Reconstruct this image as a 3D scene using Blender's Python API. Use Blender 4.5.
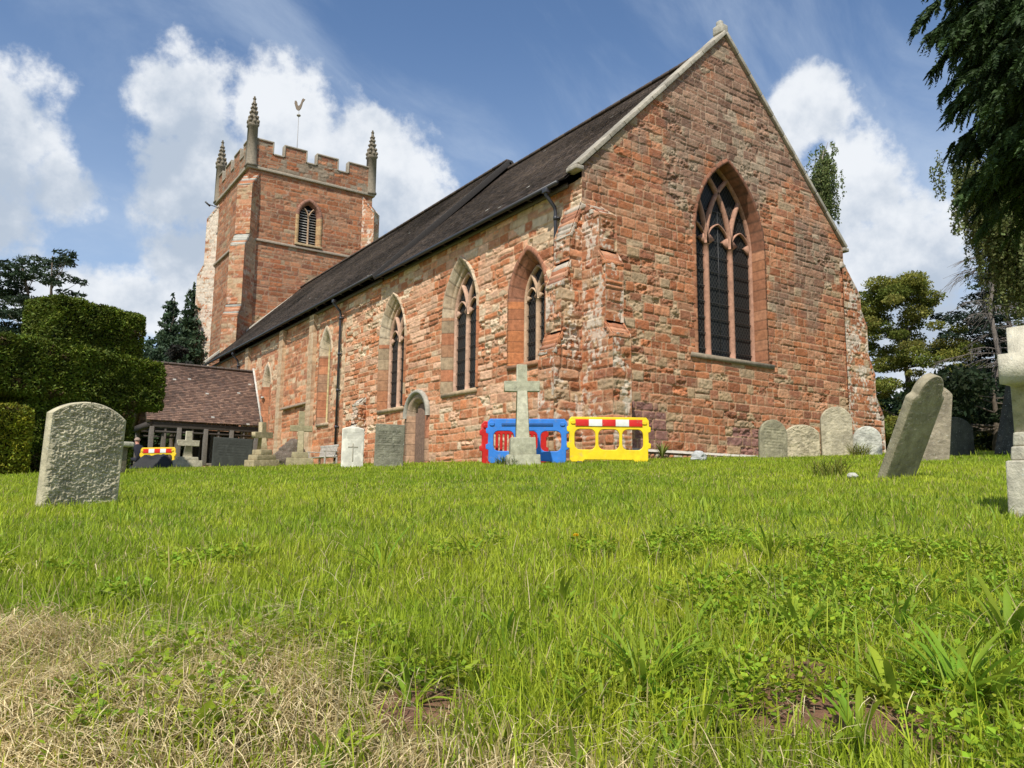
import bpy, bmesh, math, random
import numpy as np
from math import radians as R, sin, cos, pi, sqrt, acos, atan2, hypot
rng = np.random.default_rng(7); random.seed(7)
for o in list(bpy.data.objects): bpy.data.objects.remove(o)
SC = bpy.context.scene; COL = SC.collection

# ---------------------------------------------------------------- camera
PITCH, YAW, ROLL, FPX = 8.17, 34.22, 0.62, 790.0
cd = bpy.data.cameras.new('camera'); cam = bpy.data.objects.new('camera', cd); COL.objects.link(cam)
cd.sensor_width = 36; cd.lens = 36*FPX/1024; cd.clip_start = .05; cd.clip_end = 3000
import mathutils
from mathutils import Matrix, Vector
cam.matrix_world = (Matrix.Rotation(-R(YAW), 4, 'Z') @ Matrix.Rotation(R(90+PITCH), 4, 'X') @ Matrix.Rotation(R(ROLL), 4, 'Z'))
SC.camera = cam

# ---------------------------------------------------------------- sun, sky
SAZ, SEL = 50.0, 52.0
sl = bpy.data.lights.new('sun', 'SUN'); sun = bpy.data.objects.new('sun', sl); COL.objects.link(sun)
sl.energy = 4.9; sl.angle = R(.55); sl.color = (1, .95, .86)
sv = Vector((-sin(R(SAZ))*cos(R(SEL)), -cos(R(SAZ))*cos(R(SEL)), sin(R(SEL))))
sun.rotation_euler = sv.to_track_quat('Z', 'Y').to_euler()
sun.location = (-20, -20, 30)
SC.view_settings.view_transform = 'Standard'; SC.view_settings.look = 'None'
SC.view_settings.exposure = 0.08; SC.view_settings.gamma = 1.0
SC.cycles.max_bounces = 5; SC.cycles.diffuse_bounces = 3; SC.cycles.transmission_bounces = 3; SC.cycles.transparent_max_bounces = 6

W = bpy.data.worlds.new('World'); SC.world = W; W.use_nodes = True
def world():
    nt = W.node_tree; N = nt.nodes; L = nt.links; N.clear()
    def nd(t, **k):
        n = N.new(t)
        for a, b in k.items(): setattr(n, a, b)
        return n
    def mth(op, a, b=None, c=None, clamp=False):
        n = nd('ShaderNodeMath', operation=op, use_clamp=clamp)
        for i, x in enumerate((a, b, c)):
            if x is None: continue
            if isinstance(x, (int, float)): n.inputs[i].default_value = x
            else: L.new(x, n.inputs[i])
        return n.outputs[0]
    def sst(x, lo, hi):
        n = nd('ShaderNodeMapRange', interpolation_type='SMOOTHSTEP'); L.new(x, n.inputs[0])
        n.inputs[1].default_value = lo; n.inputs[2].default_value = hi; return n.outputs[0]
    tc = nd('ShaderNodeTexCoord'); D = tc.outputs['Generated']
    sky = nd('ShaderNodeTexSky', sky_type='NISHITA', sun_disc=False, sun_elevation=R(SEL), sun_rotation=R(180+SAZ), altitude=50, air_density=1.0, dust_density=.6, ozone_density=2.2)
    sep = nd('ShaderNodeSeparateXYZ'); L.new(D, sep.inputs[0])
    az = mth('ARCTAN2', sep.outputs[0], sep.outputs[1]); el = mth('ARCSINE', sep.outputs[2])
    # churn the lookup so that the outlines billow
    def fbm(scale, detail, rough, src=D, dist=0.0):
        n = nd('ShaderNodeTexNoise'); n.inputs['Scale'].default_value = scale; n.inputs['Detail'].default_value = detail
        n.inputs['Roughness'].default_value = rough; n.inputs['Distortion'].default_value = dist; L.new(src, n.inputs['Vector']); return n.outputs['Fac']
    n1 = fbm(10, 12, .58); n2 = fbm(34, 8, .62)
    off = nd('ShaderNodeVectorMath', operation='ADD'); L.new(D, off.inputs[0]); off.inputs[1].default_value = (.014, .006, -.022)
    n1b = fbm(10, 6, .55, off.outputs[0])
    # cumulus heaps: (azimuth, elevation, half width, half height) in degrees
    blobs = CLOUDS
    field = None; low = None
    for a, e, w, h in blobs:
        x = mth('MULTIPLY', mth('SUBTRACT', az, R(a)), 1/R(w)); y = mth('MULTIPLY', mth('SUBTRACT', el, R(e)), 1/R(h))
        d = mth('SUBTRACT', 1.0, mth('SQRT', mth('ADD', mth('MULTIPLY', x, x), mth('MULTIPLY', y, y))))
        d = mth('MAXIMUM', d, -1.5)
        field = d if field is None else mth('SMOOTH_MAX', field, d, .15)
    bill = mth('ADD', mth('MULTIPLY', mth('SUBTRACT', n1, .5), 1.8), mth('MULTIPLY', mth('SUBTRACT', n2, .5), .8))
    f = mth('ADD', field, bill)
    mask = mth('MULTIPLY', sst(f, -.05, .36), .97)
    # grey bellies: heaps sampled a little higher up
    gf = None
    for a, e, w, h in GREYS:
        x = mth('MULTIPLY', mth('SUBTRACT', az, R(a)), 1/R(w)); y = mth('MULTIPLY', mth('SUBTRACT', el, R(e)), 1/R(h))
        d = mth('SUBTRACT', 1.0, mth('SQRT', mth('ADD', mth('MULTIPLY', x, x), mth('MULTIPLY', y, y))))
        d = mth('MAXIMUM', d, -.2)
        gf = d if gf is None else mth('MAXIMUM', gf, d)
    relief = mth('MULTIPLY', mth('SUBTRACT', n1b, n1), 3.6)
    gf = mth('ADD', mth('ADD', gf, relief), mth('MULTIPLY', mth('SUBTRACT', n2, .5), .6))
    grey = sst(gf, -.6, .95)
    # streaks of cirrus and a thin veil
    mp = nd('ShaderNodeMapping'); mp.inputs['Rotation'].default_value = (.3, .2, .6); mp.inputs['Scale'].default_value = (1.2, 4.2, 2.0); L.new(D, mp.inputs[0])
    cir = sst(fbm(2.2, 9, .6, mp.outputs[0], .4), .44, .80)
    veil = mth('ADD', mth('MULTIPLY', cir, .42), mth('MULTIPLY', sst(el, R(34), R(4)), .5), clamp=True)
    def mix(fac, a, b):
        n = nd('ShaderNodeMix', data_type='RGBA')
        if isinstance(fac, float): n.inputs[0].default_value = fac
        else: L.new(fac, n.inputs[0])
        for i, x in ((6, a), (7, b)):
            if isinstance(x, tuple): n.inputs[i].default_value = x+(1,)
            else: L.new(x, n.inputs[i])
        return n.outputs[2]
    k = 1/BG
    skyb = nd('ShaderNodeMix', data_type='RGBA', blend_type='MULTIPLY'); skyb.inputs[0].default_value = 1; L.new(sky.outputs[0], skyb.inputs[6]); skyb.inputs[7].default_value = SKYTINT+(1,)
    base = mix(veil, skyb.outputs[2], (.56*k, .66*k, .80*k))
    cc = mix(grey, (.84*k, .87*k, .91*k), (.47*k, .545*k, .65*k))
    out = mix(mask, base, cc)
    bg = nd('ShaderNodeBackground'); bg.inputs[1].default_value = BG; L.new(out, bg.inputs[0])
    wo = nd('ShaderNodeOutputWorld'); L.new(bg.outputs[0], wo.inputs[0])
    W.cycles.sampling_method = 'MANUAL'; W.cycles.sample_map_resolution = 512
BG = .125
SKYTINT = (.93, 1.03, 1.12)
def pxdir(x, y):
    v = cam.matrix_world.to_3x3() @ Vector((x-512, 384-y, -FPX)).normalized()
    return math.degrees(atan2(v.x, v.y)), math.degrees(math.asin(v.z))
CLOUDS = [(-1.0, 20.9, 5.0, 5.0), (-3.0, 17.0, 7, 4.5), (3.4, 19.0, 3.2, 3), (10.2, 25.4, 4.0, 4.0), (11.2, 21.4, 5.2, 5.0), (17.6, 24.6, 5.6, 4.6), (22.0, 23.4, 5.6, 4.6), (26.6, 21.0, 4.6, 3.8), (19, 19.5, 8, 4), (7, 12.4, 8, 2.6), (12, 14.5, 4, 4.2), (16, 16, 5, 4),
          (55.8, 26.0, 3.2, 3.0), (53.6, 24.2, 2.6, 2.4), (58.8, 20.4, 4.2, 4.0), (61.5, 15.5, 6.0, 5.4), (64.0, 9.5, 8.0, 5.2), (70, 13, 6, 6),
          (-40, 25, 16, 10), (110, 24, 18, 11), (150, 30, 16, 9), (-90, 28, 18, 9), (190, 22, 20, 9)]
GREYS = [(-.5, 18.5, 7, 5.6), (9.5, 22.0, 4.5, 5.5), (11, 18.0, 6, 5), (15, 18.5, 7, 4), (23, 18.5, 6, 3.5), (61.5, 12.5, 6, 5.0), (68, 8, 8, 5), (110, 19, 17, 8), (-40, 20, 15, 8)]
world()

# ---------------------------------------------------------------- helpers
def h2(ix, iy, seed):
    n = (ix.astype(np.int64)*374761393 + iy.astype(np.int64)*668265263 + seed*1442695041) & 0xffffffff
    n = ((n ^ (n >> 13))*1274126177) & 0xffffffff
    n = n ^ (n >> 16)
    return (n & 0xffffff)/float(0xffffff)
def noise(u, v, s=0):
    u = np.asarray(u, float); v = np.asarray(v, float)
    iu = np.floor(u); iv = np.floor(v); fu = u-iu; fv = v-iv
    fu = fu*fu*(3-2*fu); fv = fv*fv*(3-2*fv); iu = iu.astype(np.int64); iv = iv.astype(np.int64)
    a = h2(iu, iv, s); b = h2(iu+1, iv, s); c = h2(iu, iv+1, s); d = h2(iu+1, iv+1, s)
    return (a*(1-fu)+b*fu)*(1-fv)+(c*(1-fu)+d*fu)*fv
def fbm(u, v, s=0, o=4):
    t = 0; a = .5; n = 0
    for i in range(o):
        t = t+a*noise(u*2**i+i*13.7, v*2**i-i*7.3, s+i*17); n += a; a *= .5
    return t/n
def sstep(x, a, b):
    t = np.clip((x-a)/(b-a), 0, 1); return t*t*(3-2*t)

class MB:
    def __init__(s): s.V = []; s.L = []; s.S = []; s.C = []; s.n = 0
    def add(s, V, F, col=(.5, .5, .5)):
        V = np.asarray(V, float).reshape(-1, 3)
        if isinstance(F, np.ndarray): s.L.append((F+s.n).ravel()); s.S.append(np.full(len(F), F.shape[1]))
        else:
            for f in F: s.L.append(np.asarray(f)+s.n); s.S.append(np.array([len(f)]))
        c = np.asarray(col, float)
        if c.ndim == 1: c = np.tile(c[:3], (len(V), 1))
        s.V.append(V); s.C.append(c); s.n += len(V)
    def merge(s, o, M=None):
        V = np.concatenate(o.V)
        if M is not None: V = V @ np.array(M.to_3x3()).T + np.array(M.translation)
        s.V.append(V); s.C += [np.concatenate(o.C)]; s.L += [l+s.n for l in o.L]; s.S += o.S; s.n += len(V)
    def build(s, name, mat, parent=None, smooth=False, world=True, fine=True):
        V = np.concatenate(s.V)
        if parent is not None and world:
            p = parent; off = np.array(p.location)
            if p.parent is not None: off = off+np.array(p.parent.location)
            V = V-off
        L = np.concatenate(s.L).astype(np.int32); S = np.concatenate(s.S).astype(np.int32)
        me = bpy.data.meshes.new(name)
        me.vertices.add(len(V)); me.vertices.foreach_set('co', V.astype(np.float32).ravel())
        me.loops.add(len(L)); me.loops.foreach_set('vertex_index', L)
        me.polygons.add(len(S)); me.polygons.foreach_set('loop_start', np.concatenate([[0], np.cumsum(S)[:-1]]).astype(np.int32))
        me.polygons.foreach_set('loop_total', S)
        if smooth: me.polygons.foreach_set('use_smooth', np.ones(len(S), bool))
        at = me.color_attributes.new('col', 'FLOAT_COLOR', 'POINT')
        C = np.concatenate(s.C); at.data.foreach_set('color', np.concatenate([C, np.ones((len(C), 1))], 1).astype(np.float32).ravel())
        me.update(calc_edges=True); me.validate()
        me.materials.append(mat)
        o = bpy.data.objects.new(name, me); COL.objects.link(o)
        if parent is not None: o.parent = parent
        return o
    # --- primitives
    def bmadd(s, bm, col, M=None):
        if M is not None: bm.transform(M)
        bm.verts.index_update()
        V = [v.co[:] for v in bm.verts]; F = [[v.index for v in f.verts] for f in bm.faces]; s.add(V, F, col); bm.free()
    def box(s, c, size, col=(.5, .5, .5), rot=None, bev=0.0, taper=None):
        bm = bmesh.new(); bmesh.ops.create_cube(bm, size=1); bm.transform(Matrix.Diagonal((size[0], size[1], size[2], 1)))
        if taper:
            for v in bm.verts:
                if v.co.z > 0: v.co.x *= taper; v.co.y *= taper
        if bev: bmesh.ops.bevel(bm, geom=bm.edges[:], offset=bev, segments=2, affect='EDGES', profile=.6)
        M = Matrix.Translation(c)
        if rot is not None: M = M @ (rot if isinstance(rot, Matrix) else mathutils.Euler(rot).to_matrix().to_4x4())
        s.bmadd(bm, col, M)
    def tube(s, pts, rad, seg=8, col=(.5, .5, .5), cap=True):
        pts = [np.array(p, float) for p in pts]; n = len(pts)
        rad = [rad]*n if isinstance(rad, (int, float)) else rad
        V = []; up = np.array([0, 0, 1.])
        for i, p in enumerate(pts):
            t = pts[min(i+1, n-1)]-pts[max(i-1, 0)]; t = t/(np.linalg.norm(t)+1e-9)
            a = np.cross(t, up if abs(t[2]) < .9 else np.array([1., 0, 0])); a /= np.linalg.norm(a); b = np.cross(t, a)
            for k in range(seg):
                an = 2*pi*k/seg; V.append(p+rad[i]*(cos(an)*a+sin(an)*b))
        F = [[i*seg+k, i*seg+(k+1) % seg, (i+1)*seg+(k+1) % seg, (i+1)*seg+k] for i in range(n-1) for k in range(seg)]
        if cap: F += [list(range(seg))[::-1], list(range((n-1)*seg, n*seg))]
        s.add(V, F, col)
    def lathe(s, prof, seg=12, col=(.5, .5, .5), M=None, sq=False):
        V = []; seg_ = 4 if sq else seg
        for r, z in prof:
            for k in range(seg_):
                an = 2*pi*k/seg_+(pi/4 if sq else 0); rr = r*(sqrt(2) if sq else 1); V.append((rr*cos(an), rr*sin(an), z))
        F = [[i*seg_+k, i*seg_+(k+1) % seg_, (i+1)*seg_+(k+1) % seg_, (i+1)*seg_+k] for i in range(len(prof)-1) for k in range(seg_)]
        F += [list(range(seg_))[::-1], list(range((len(prof)-1)*seg_, len(prof)*seg_))]
        V = np.array(V)
        if M is not None: V = V @ np.array(M.to_3x3()).T+np.array(M.translation)
        s.add(V, F, col)
    def slab(s, loops, th, bev, col=(.5, .5, .5), M=None):
        """outline(s) in the XZ plane with real thickness along Y, rounded edges; inner loops are holes"""
        cu = bpy.data.curves.new('t', 'CURVE'); cu.dimensions = '2D'; cu.fill_mode = 'BOTH'
        cu.extrude = max(th/2-bev, 1e-4); cu.bevel_depth = bev; cu.bevel_resolution = 1; cu.offset = -bev
        for lp in loops:
            sp = cu.splines.new('POLY'); sp.points.add(len(lp)-1); sp.use_cyclic_u = True
            for i, (x, y) in enumerate(lp): sp.points[i].co = (x, y, 0, 1)
        ob = bpy.data.objects.new('t', cu); COL.objects.link(ob)
        dg = bpy.context.evaluated_depsgraph_get(); me = bpy.data.meshes.new_from_object(ob.evaluated_get(dg))
        V = np.array([(v.co.x, -v.co.z, v.co.y) for v in me.vertices]); F = [list(p.vertices) for p in me.polygons]
        bpy.data.objects.remove(ob); bpy.data.curves.remove(cu); bpy.data.meshes.remove(me)
        if M is not None: V = V @ np.array(M.to_3x3()).T+np.array(M.translation)
        s.add(V, F, col)

def mat(name, rough=.9, nscale=8, namt=.35, bscale=30, bstr=.4, bdist=.02, spec=.3, trans=0.0, fleck=None, objc=True, metal=0.0, attr=True, base=(.5, .5, .5), detail=6, bump2=None):
    m = bpy.data.materials.new(name); m.use_nodes = True; nt = m.node_tree; N = nt.nodes; L = nt.links; N.clear()
    out = N.new('ShaderNodeOutputMaterial'); p = N.new('ShaderNodeBsdfPrincipled')
    p.inputs['Roughness'].default_value = rough; p.inputs['Metallic'].default_value = metal
    p.inputs['Specular IOR Level'].default_value = spec
    tc = N.new('ShaderNodeTexCoord'); co = tc.outputs['Object']
    if attr:
        a = N.new('ShaderNodeAttribute'); a.attribute_name = 'col'; c = a.outputs['Color']
    else:
        a = N.new('ShaderNodeRGB'); a.outputs[0].default_value = base+(1,); c = a.outputs[0]
    def ntex(sc, det=detail, ro=.6):
        n = N.new('ShaderNodeTexNoise'); n.inputs['Scale'].default_value = sc; n.inputs['Detail'].default_value = det; n.inputs['Roughness'].default_value = ro; L.new(co, n.inputs['Vector']); return n.outputs['Fac']
    if namt:
        r = N.new('ShaderNodeMapRange'); L.new(ntex(nscale), r.inputs[0]); r.inputs[1].default_value = .25; r.inputs[2].default_value = .75; r.inputs[3].default_value = 1-namt; r.inputs[4].default_value = 1+namt
        mx = N.new('ShaderNodeVectorMath'); mx.operation = 'SCALE'; L.new(c, mx.inputs[0]); L.new(r.outputs[0], mx.inputs['Scale']); c = mx.outputs[0]
    if fleck:
        for fc, fs, lo, hi, amt in fleck:
            r = N.new('ShaderNodeMapRange'); r.interpolation_type = 'SMOOTHSTEP'; L.new(ntex(fs, 8, .65), r.inputs[0]); r.inputs[1].default_value = lo; r.inputs[2].default_value = hi; r.inputs[4].default_value = amt
            mx = N.new('ShaderNodeMix'); mx.data_type = 'RGBA'; L.new(r.outputs[0], mx.inputs[0]); L.new(c, mx.inputs[6]); mx.inputs[7].default_value = fc+(1,); c = mx.outputs[2]
    L.new(c, p.inputs['Base Color'])
    if bstr:
        b = N.new('ShaderNodeBump'); b.inputs['Strength'].default_value = bstr; b.inputs['Distance'].default_value = bdist; L.new(ntex(bscale, 6, .65), b.inputs['Height'])
        nn = b.outputs[0]
        if bump2:
            b2 = N.new('ShaderNodeBump'); b2.inputs['Strength'].default_value = bump2[1]; b2.inputs['Distance'].default_value = bump2[2]; L.new(ntex(bump2[0], 4, .5), b2.inputs['Height']); L.new(nn, b2.inputs['Normal']); nn = b2.outputs[0]
        L.new(nn, p.inputs['Normal'])
    if trans:
        t = N.new('ShaderNodeBsdfTranslucent'); L.new(c, t.inputs[0]); ms = N.new('ShaderNodeMixShader'); ms.inputs[0].default_value = trans
        L.new(p.outputs[0], ms.inputs[1]); L.new(t.outputs[0], ms.inputs[2]); L.new(ms.outputs[0], out.inputs[0])
    else: L.new(p.outputs[0], out.inputs[0])
    return m
M_SAND = mat('sandstone', .92, 5, .22, 38, .55, .02, fleck=[((.60, .57, .50), 26, .60, .68, .75)], bump2=(9, .4, .03))
M_DRESS = mat('dressed_sandstone', .9, 7, .36, 45, .6, .014, fleck=[((.55, .52, .44), 20, .66, .74, .5)])
M_TILE = mat('clay_tile', .85, 30, .3, 60, .4, .01, fleck=[((.40, .39, .34), 14, .70, .76, .7)])
M_COPE = mat('weathered_coping', .92, 7, .3, 30, .6, .02, fleck=[((.16, .15, .12), 6, .55, .7, .6)])
M_GREYSTONE = mat('lichened_gravestone', .92, 9, .35, 55, .8, .012, fleck=[((.62, .62, .54), 34, .60, .68, .6), ((.10, .10, .07), 12, .60, .72, .5)], bump2=(16, .4, .02))
M_CLEANSTONE = mat('clean_portland_stone', .85, 9, .12, 60, .3, .006)
M_IRON = mat('black_painted_iron', .45, 20, .2, 40, .15, .004, spec=.5)
M_LEAD = mat('lead_sheet', .6, 12, .3, 20, .3, .01)
M_WOOD = mat('old_oak', .85, 14, .35, 40, .5, .01)
M_PLAST = mat('moulded_plastic', .5, 5, .18, 30, .08, .004, spec=.35, fleck=[((.32, .29, .21), 9, .56, .74, .45)])
M_LEAF = mat('leaf', .6, 3, .2, 10, 0, spec=.15, trans=.38)
M_NEEDLE = mat('needle', .65, 3, .2, 10, 0, spec=.25, trans=.18)
M_GRASS = mat('grass_blade', .5, 3, .15, 10, 0, spec=.22, trans=.42)
M_STRAW = mat('dry_grass', .6, 3, .15, 10, 0, spec=.3, trans=.25)
M_BARK = mat('bark', .95, 6, .4, 18, .9, .03)
M_SKIN = mat('skin', .6, 6, .1, 40, .1, .003)
M_CLOTH = mat('cloth', .9, 10, .15, 60, .3, .005)
M_TARP = mat('black_tarpaulin', .75, 8, .3, 9, .5, .03, spec=.5)

def glass_mat():
    m = bpy.data.materials.new('leaded_glass'); m.use_nodes = True; nt = m.node_tree; N = nt.nodes; L = nt.links; p = N['Principled BSDF']
    at = N.new('ShaderNodeAttribute'); at.attribute_name = 'col'   # holds plane coordinates u, z of the window
    sep = N.new('ShaderNodeSeparateXYZ'); L.new(at.outputs['Vector'], sep.inputs[0])
    def mth(op, a, b=None):
        n = N.new('ShaderNodeMath'); n.operation = op
        for i, x in enumerate((a, b)):
            if x is None: continue
            if isinstance(x, (int, float)): n.inputs[i].default_value = x
            else: L.new(x, n.inputs[i])
        return n.outputs[0]
    u = mth('MULTIPLY', sep.outputs[0], 1/.13); v = mth('MULTIPLY', sep.outputs[1], 1/.19)
    def tri(x): return mth('ABSOLUTE', mth('SUBTRACT', mth('FRACT', x), .5))
    d = mth('MAXIMUM', tri(mth('ADD', u, v)), tri(mth('SUBTRACT', u, v)))
    k = mth('GREATER_THAN', d, .42)
    nz = N.new('ShaderNodeTexNoise'); nz.inputs['Scale'].default_value = 3.5
    mx = N.new('ShaderNodeMix'); mx.data_type = 'RGBA'; L.new(k, mx.inputs[0]); mx.inputs[6].default_value = (.010, .011, .012, 1); mx.inputs[7].default_value = (.060, .060, .055, 1)
    L.new(mx.outputs[2], p.inputs['Base Color'])
    r = mth('ADD', mth('MULTIPLY', k, .4), .32); L.new(r, p.inputs['Roughness'])
    b = N.new('ShaderNodeBump'); b.inputs['Strength'].default_value = .35; b.inputs['Distance'].default_value = .05; L.new(nz.outputs['Fac'], b.inputs['Height']); L.new(b.outputs[0], p.inputs['Normal'])
    p.inputs['Specular IOR Level'].default_value = .14
    return m
M_GLASS = glass_mat()

def tag(o, label=None, cat=None, group=None, kind=None):
    for k, v in (('label', label), ('category', cat), ('group', group), ('kind', kind)):
        if v: o[k] = v
    return o
def empty(name, loc, label, cat, group=None, rz=0):
    o = bpy.data.objects.new(name, None); COL.objects.link(o); o.location = loc; o.rotation_euler = (0, 0, rz); o.empty_display_size = .3
    return tag(o, label, cat, group)
def sub(name, loc, parent):
    o = bpy.data.objects.new(name, None); COL.objects.link(o); o.location = loc; o.parent = parent; return o
def copy_tree(o, parent=None):
    c = o.copy(); COL.objects.link(c); c.parent = parent
    for ch in list(o.children): copy_tree(ch, c)
    return c

# ---------------------------------------------------------------- terrain
DX, DY = sin(R(YAW)), cos(R(YAW))
HP = [(-400, -1.5), (-1, -1.5), (.4, -1.25), (1, -.88), (1.7, -.56), (3, -.42), (5, -.19), (7, -.02), (10, .22), (15, .55), (18, .74), (22, .95), (29, 1.25), (45, 1.5), (100, 2), (900, 2)]
_hs = np.arange(-400, 900, .1); _hz = np.interp(_hs, *zip(*HP)); _k = np.hanning(13); _k /= _k.sum(); _hz = np.convolve(np.pad(_hz, 6, mode='edge'), _k, 'valid')
def ground(x, y):
    x = np.asarray(x, float); y = np.asarray(y, float)
    s = x*DX+y*DY; t = x*DY-y*DX
    z = np.interp(s, _hs, _hz)+.03*np.clip(t, -22, 22)*np.clip(s/10, 0, 1)
    z = z+.05*(fbm(x*.9, y*.9, 3, 2)-.5)*np.clip(1.2-s/16, .25, 1)+.03*(fbm(x*4, y*4, 5, 2)-.5)*np.clip(1-s/9, 0, 1)
    return z
def ray_at(px, py, s):
    v = cam.matrix_world.to_3x3() @ Vector((px-512, 384-py, -FPX)); k = s/(v.x*DX+v.y*DY); return np.array(v)*k
def gz(x, y): return float(ground(x, y))
def gcol(x, y):
    s = x*DX+y*DY; t = x*DY-y*DX
    d = dryness(x, y); soil = soilness(x, y)
    g = np.stack([.14+0*x, .185+0*x, .022+0*x], -1)
    c = g*(1-d[..., None])+np.array([.33, .24, .12])*d[..., None]
    c = c*(1-soil[..., None])+np.array([.20, .105, .065])*soil[..., None]
    return c
def dryness(x, y):
    s = x*DX+y*DY; t = x*DY-y*DX
    n = fbm(x*1.6+3, y*1.6, 21, 3)
    # straw covers the foot of the bank, mostly on the left
    lim = 2.5-1.15*np.clip(t+.45, -.55, 1.6)
    return sstep(lim+1.9*(n-.5)-s, -.25, .45)
def soilness(x, y):
    o = 0*x
    for cx, cy, r in ((1.0, 1.85, .16), (1.78, 1.33, .20), (2.05, 1.5, .13), (1.9, 1.15, .16), (.25, 2.35, .10), (2.3, 1.55, .1)):
        o = np.maximum(o, sstep(r-np.hypot(x-cx, y-cy)+.07*(fbm(x*9, y*9, 33, 2)-.5), -.03, .05))
    return o
def make_ground():
    # one sheet: fine cells near the viewer, growing towards the horizon
    def ax(a, b, fine, grow):
        p = [0.0]; st = fine
        while p[-1] < b:
            p.append(p[-1]+st)
            if p[-1] > a: st *= grow
        return np.array(p)
    sp = ax(5, 900, .045, 1.035); sn = -ax(.8, 400, .08, 1.12)[1:][::-1]; S = np.concatenate([sn, sp])
    tp = ax(4, 900, .05, 1.04); T = np.concatenate([-tp[1:][::-1], tp])
    s, t = np.meshgrid(S, T, indexing='ij'); x = s*DX+t*DY; y = s*DY-t*DX
    z = ground(x, y); m, n = s.shape
    idx = np.arange(m*n).reshape(m, n); F = np.stack([idx[:-1, :-1], idx[:-1, 1:], idx[1:, 1:], idx[1:, :-1]], -1).reshape(-1, 4)
    mb = MB(); mb.add(np.stack([x, y, z], -1).reshape(-1, 3), F[:, ::-1], gcol(x, y).reshape(-1, 3))
    o = mb.build('ground', mat('turf_and_soil', .95, 7, .35, 60, .8, .02, bump2=(12, .6, .04)), smooth=True); tag(o, kind='structure')
make_ground()

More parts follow.
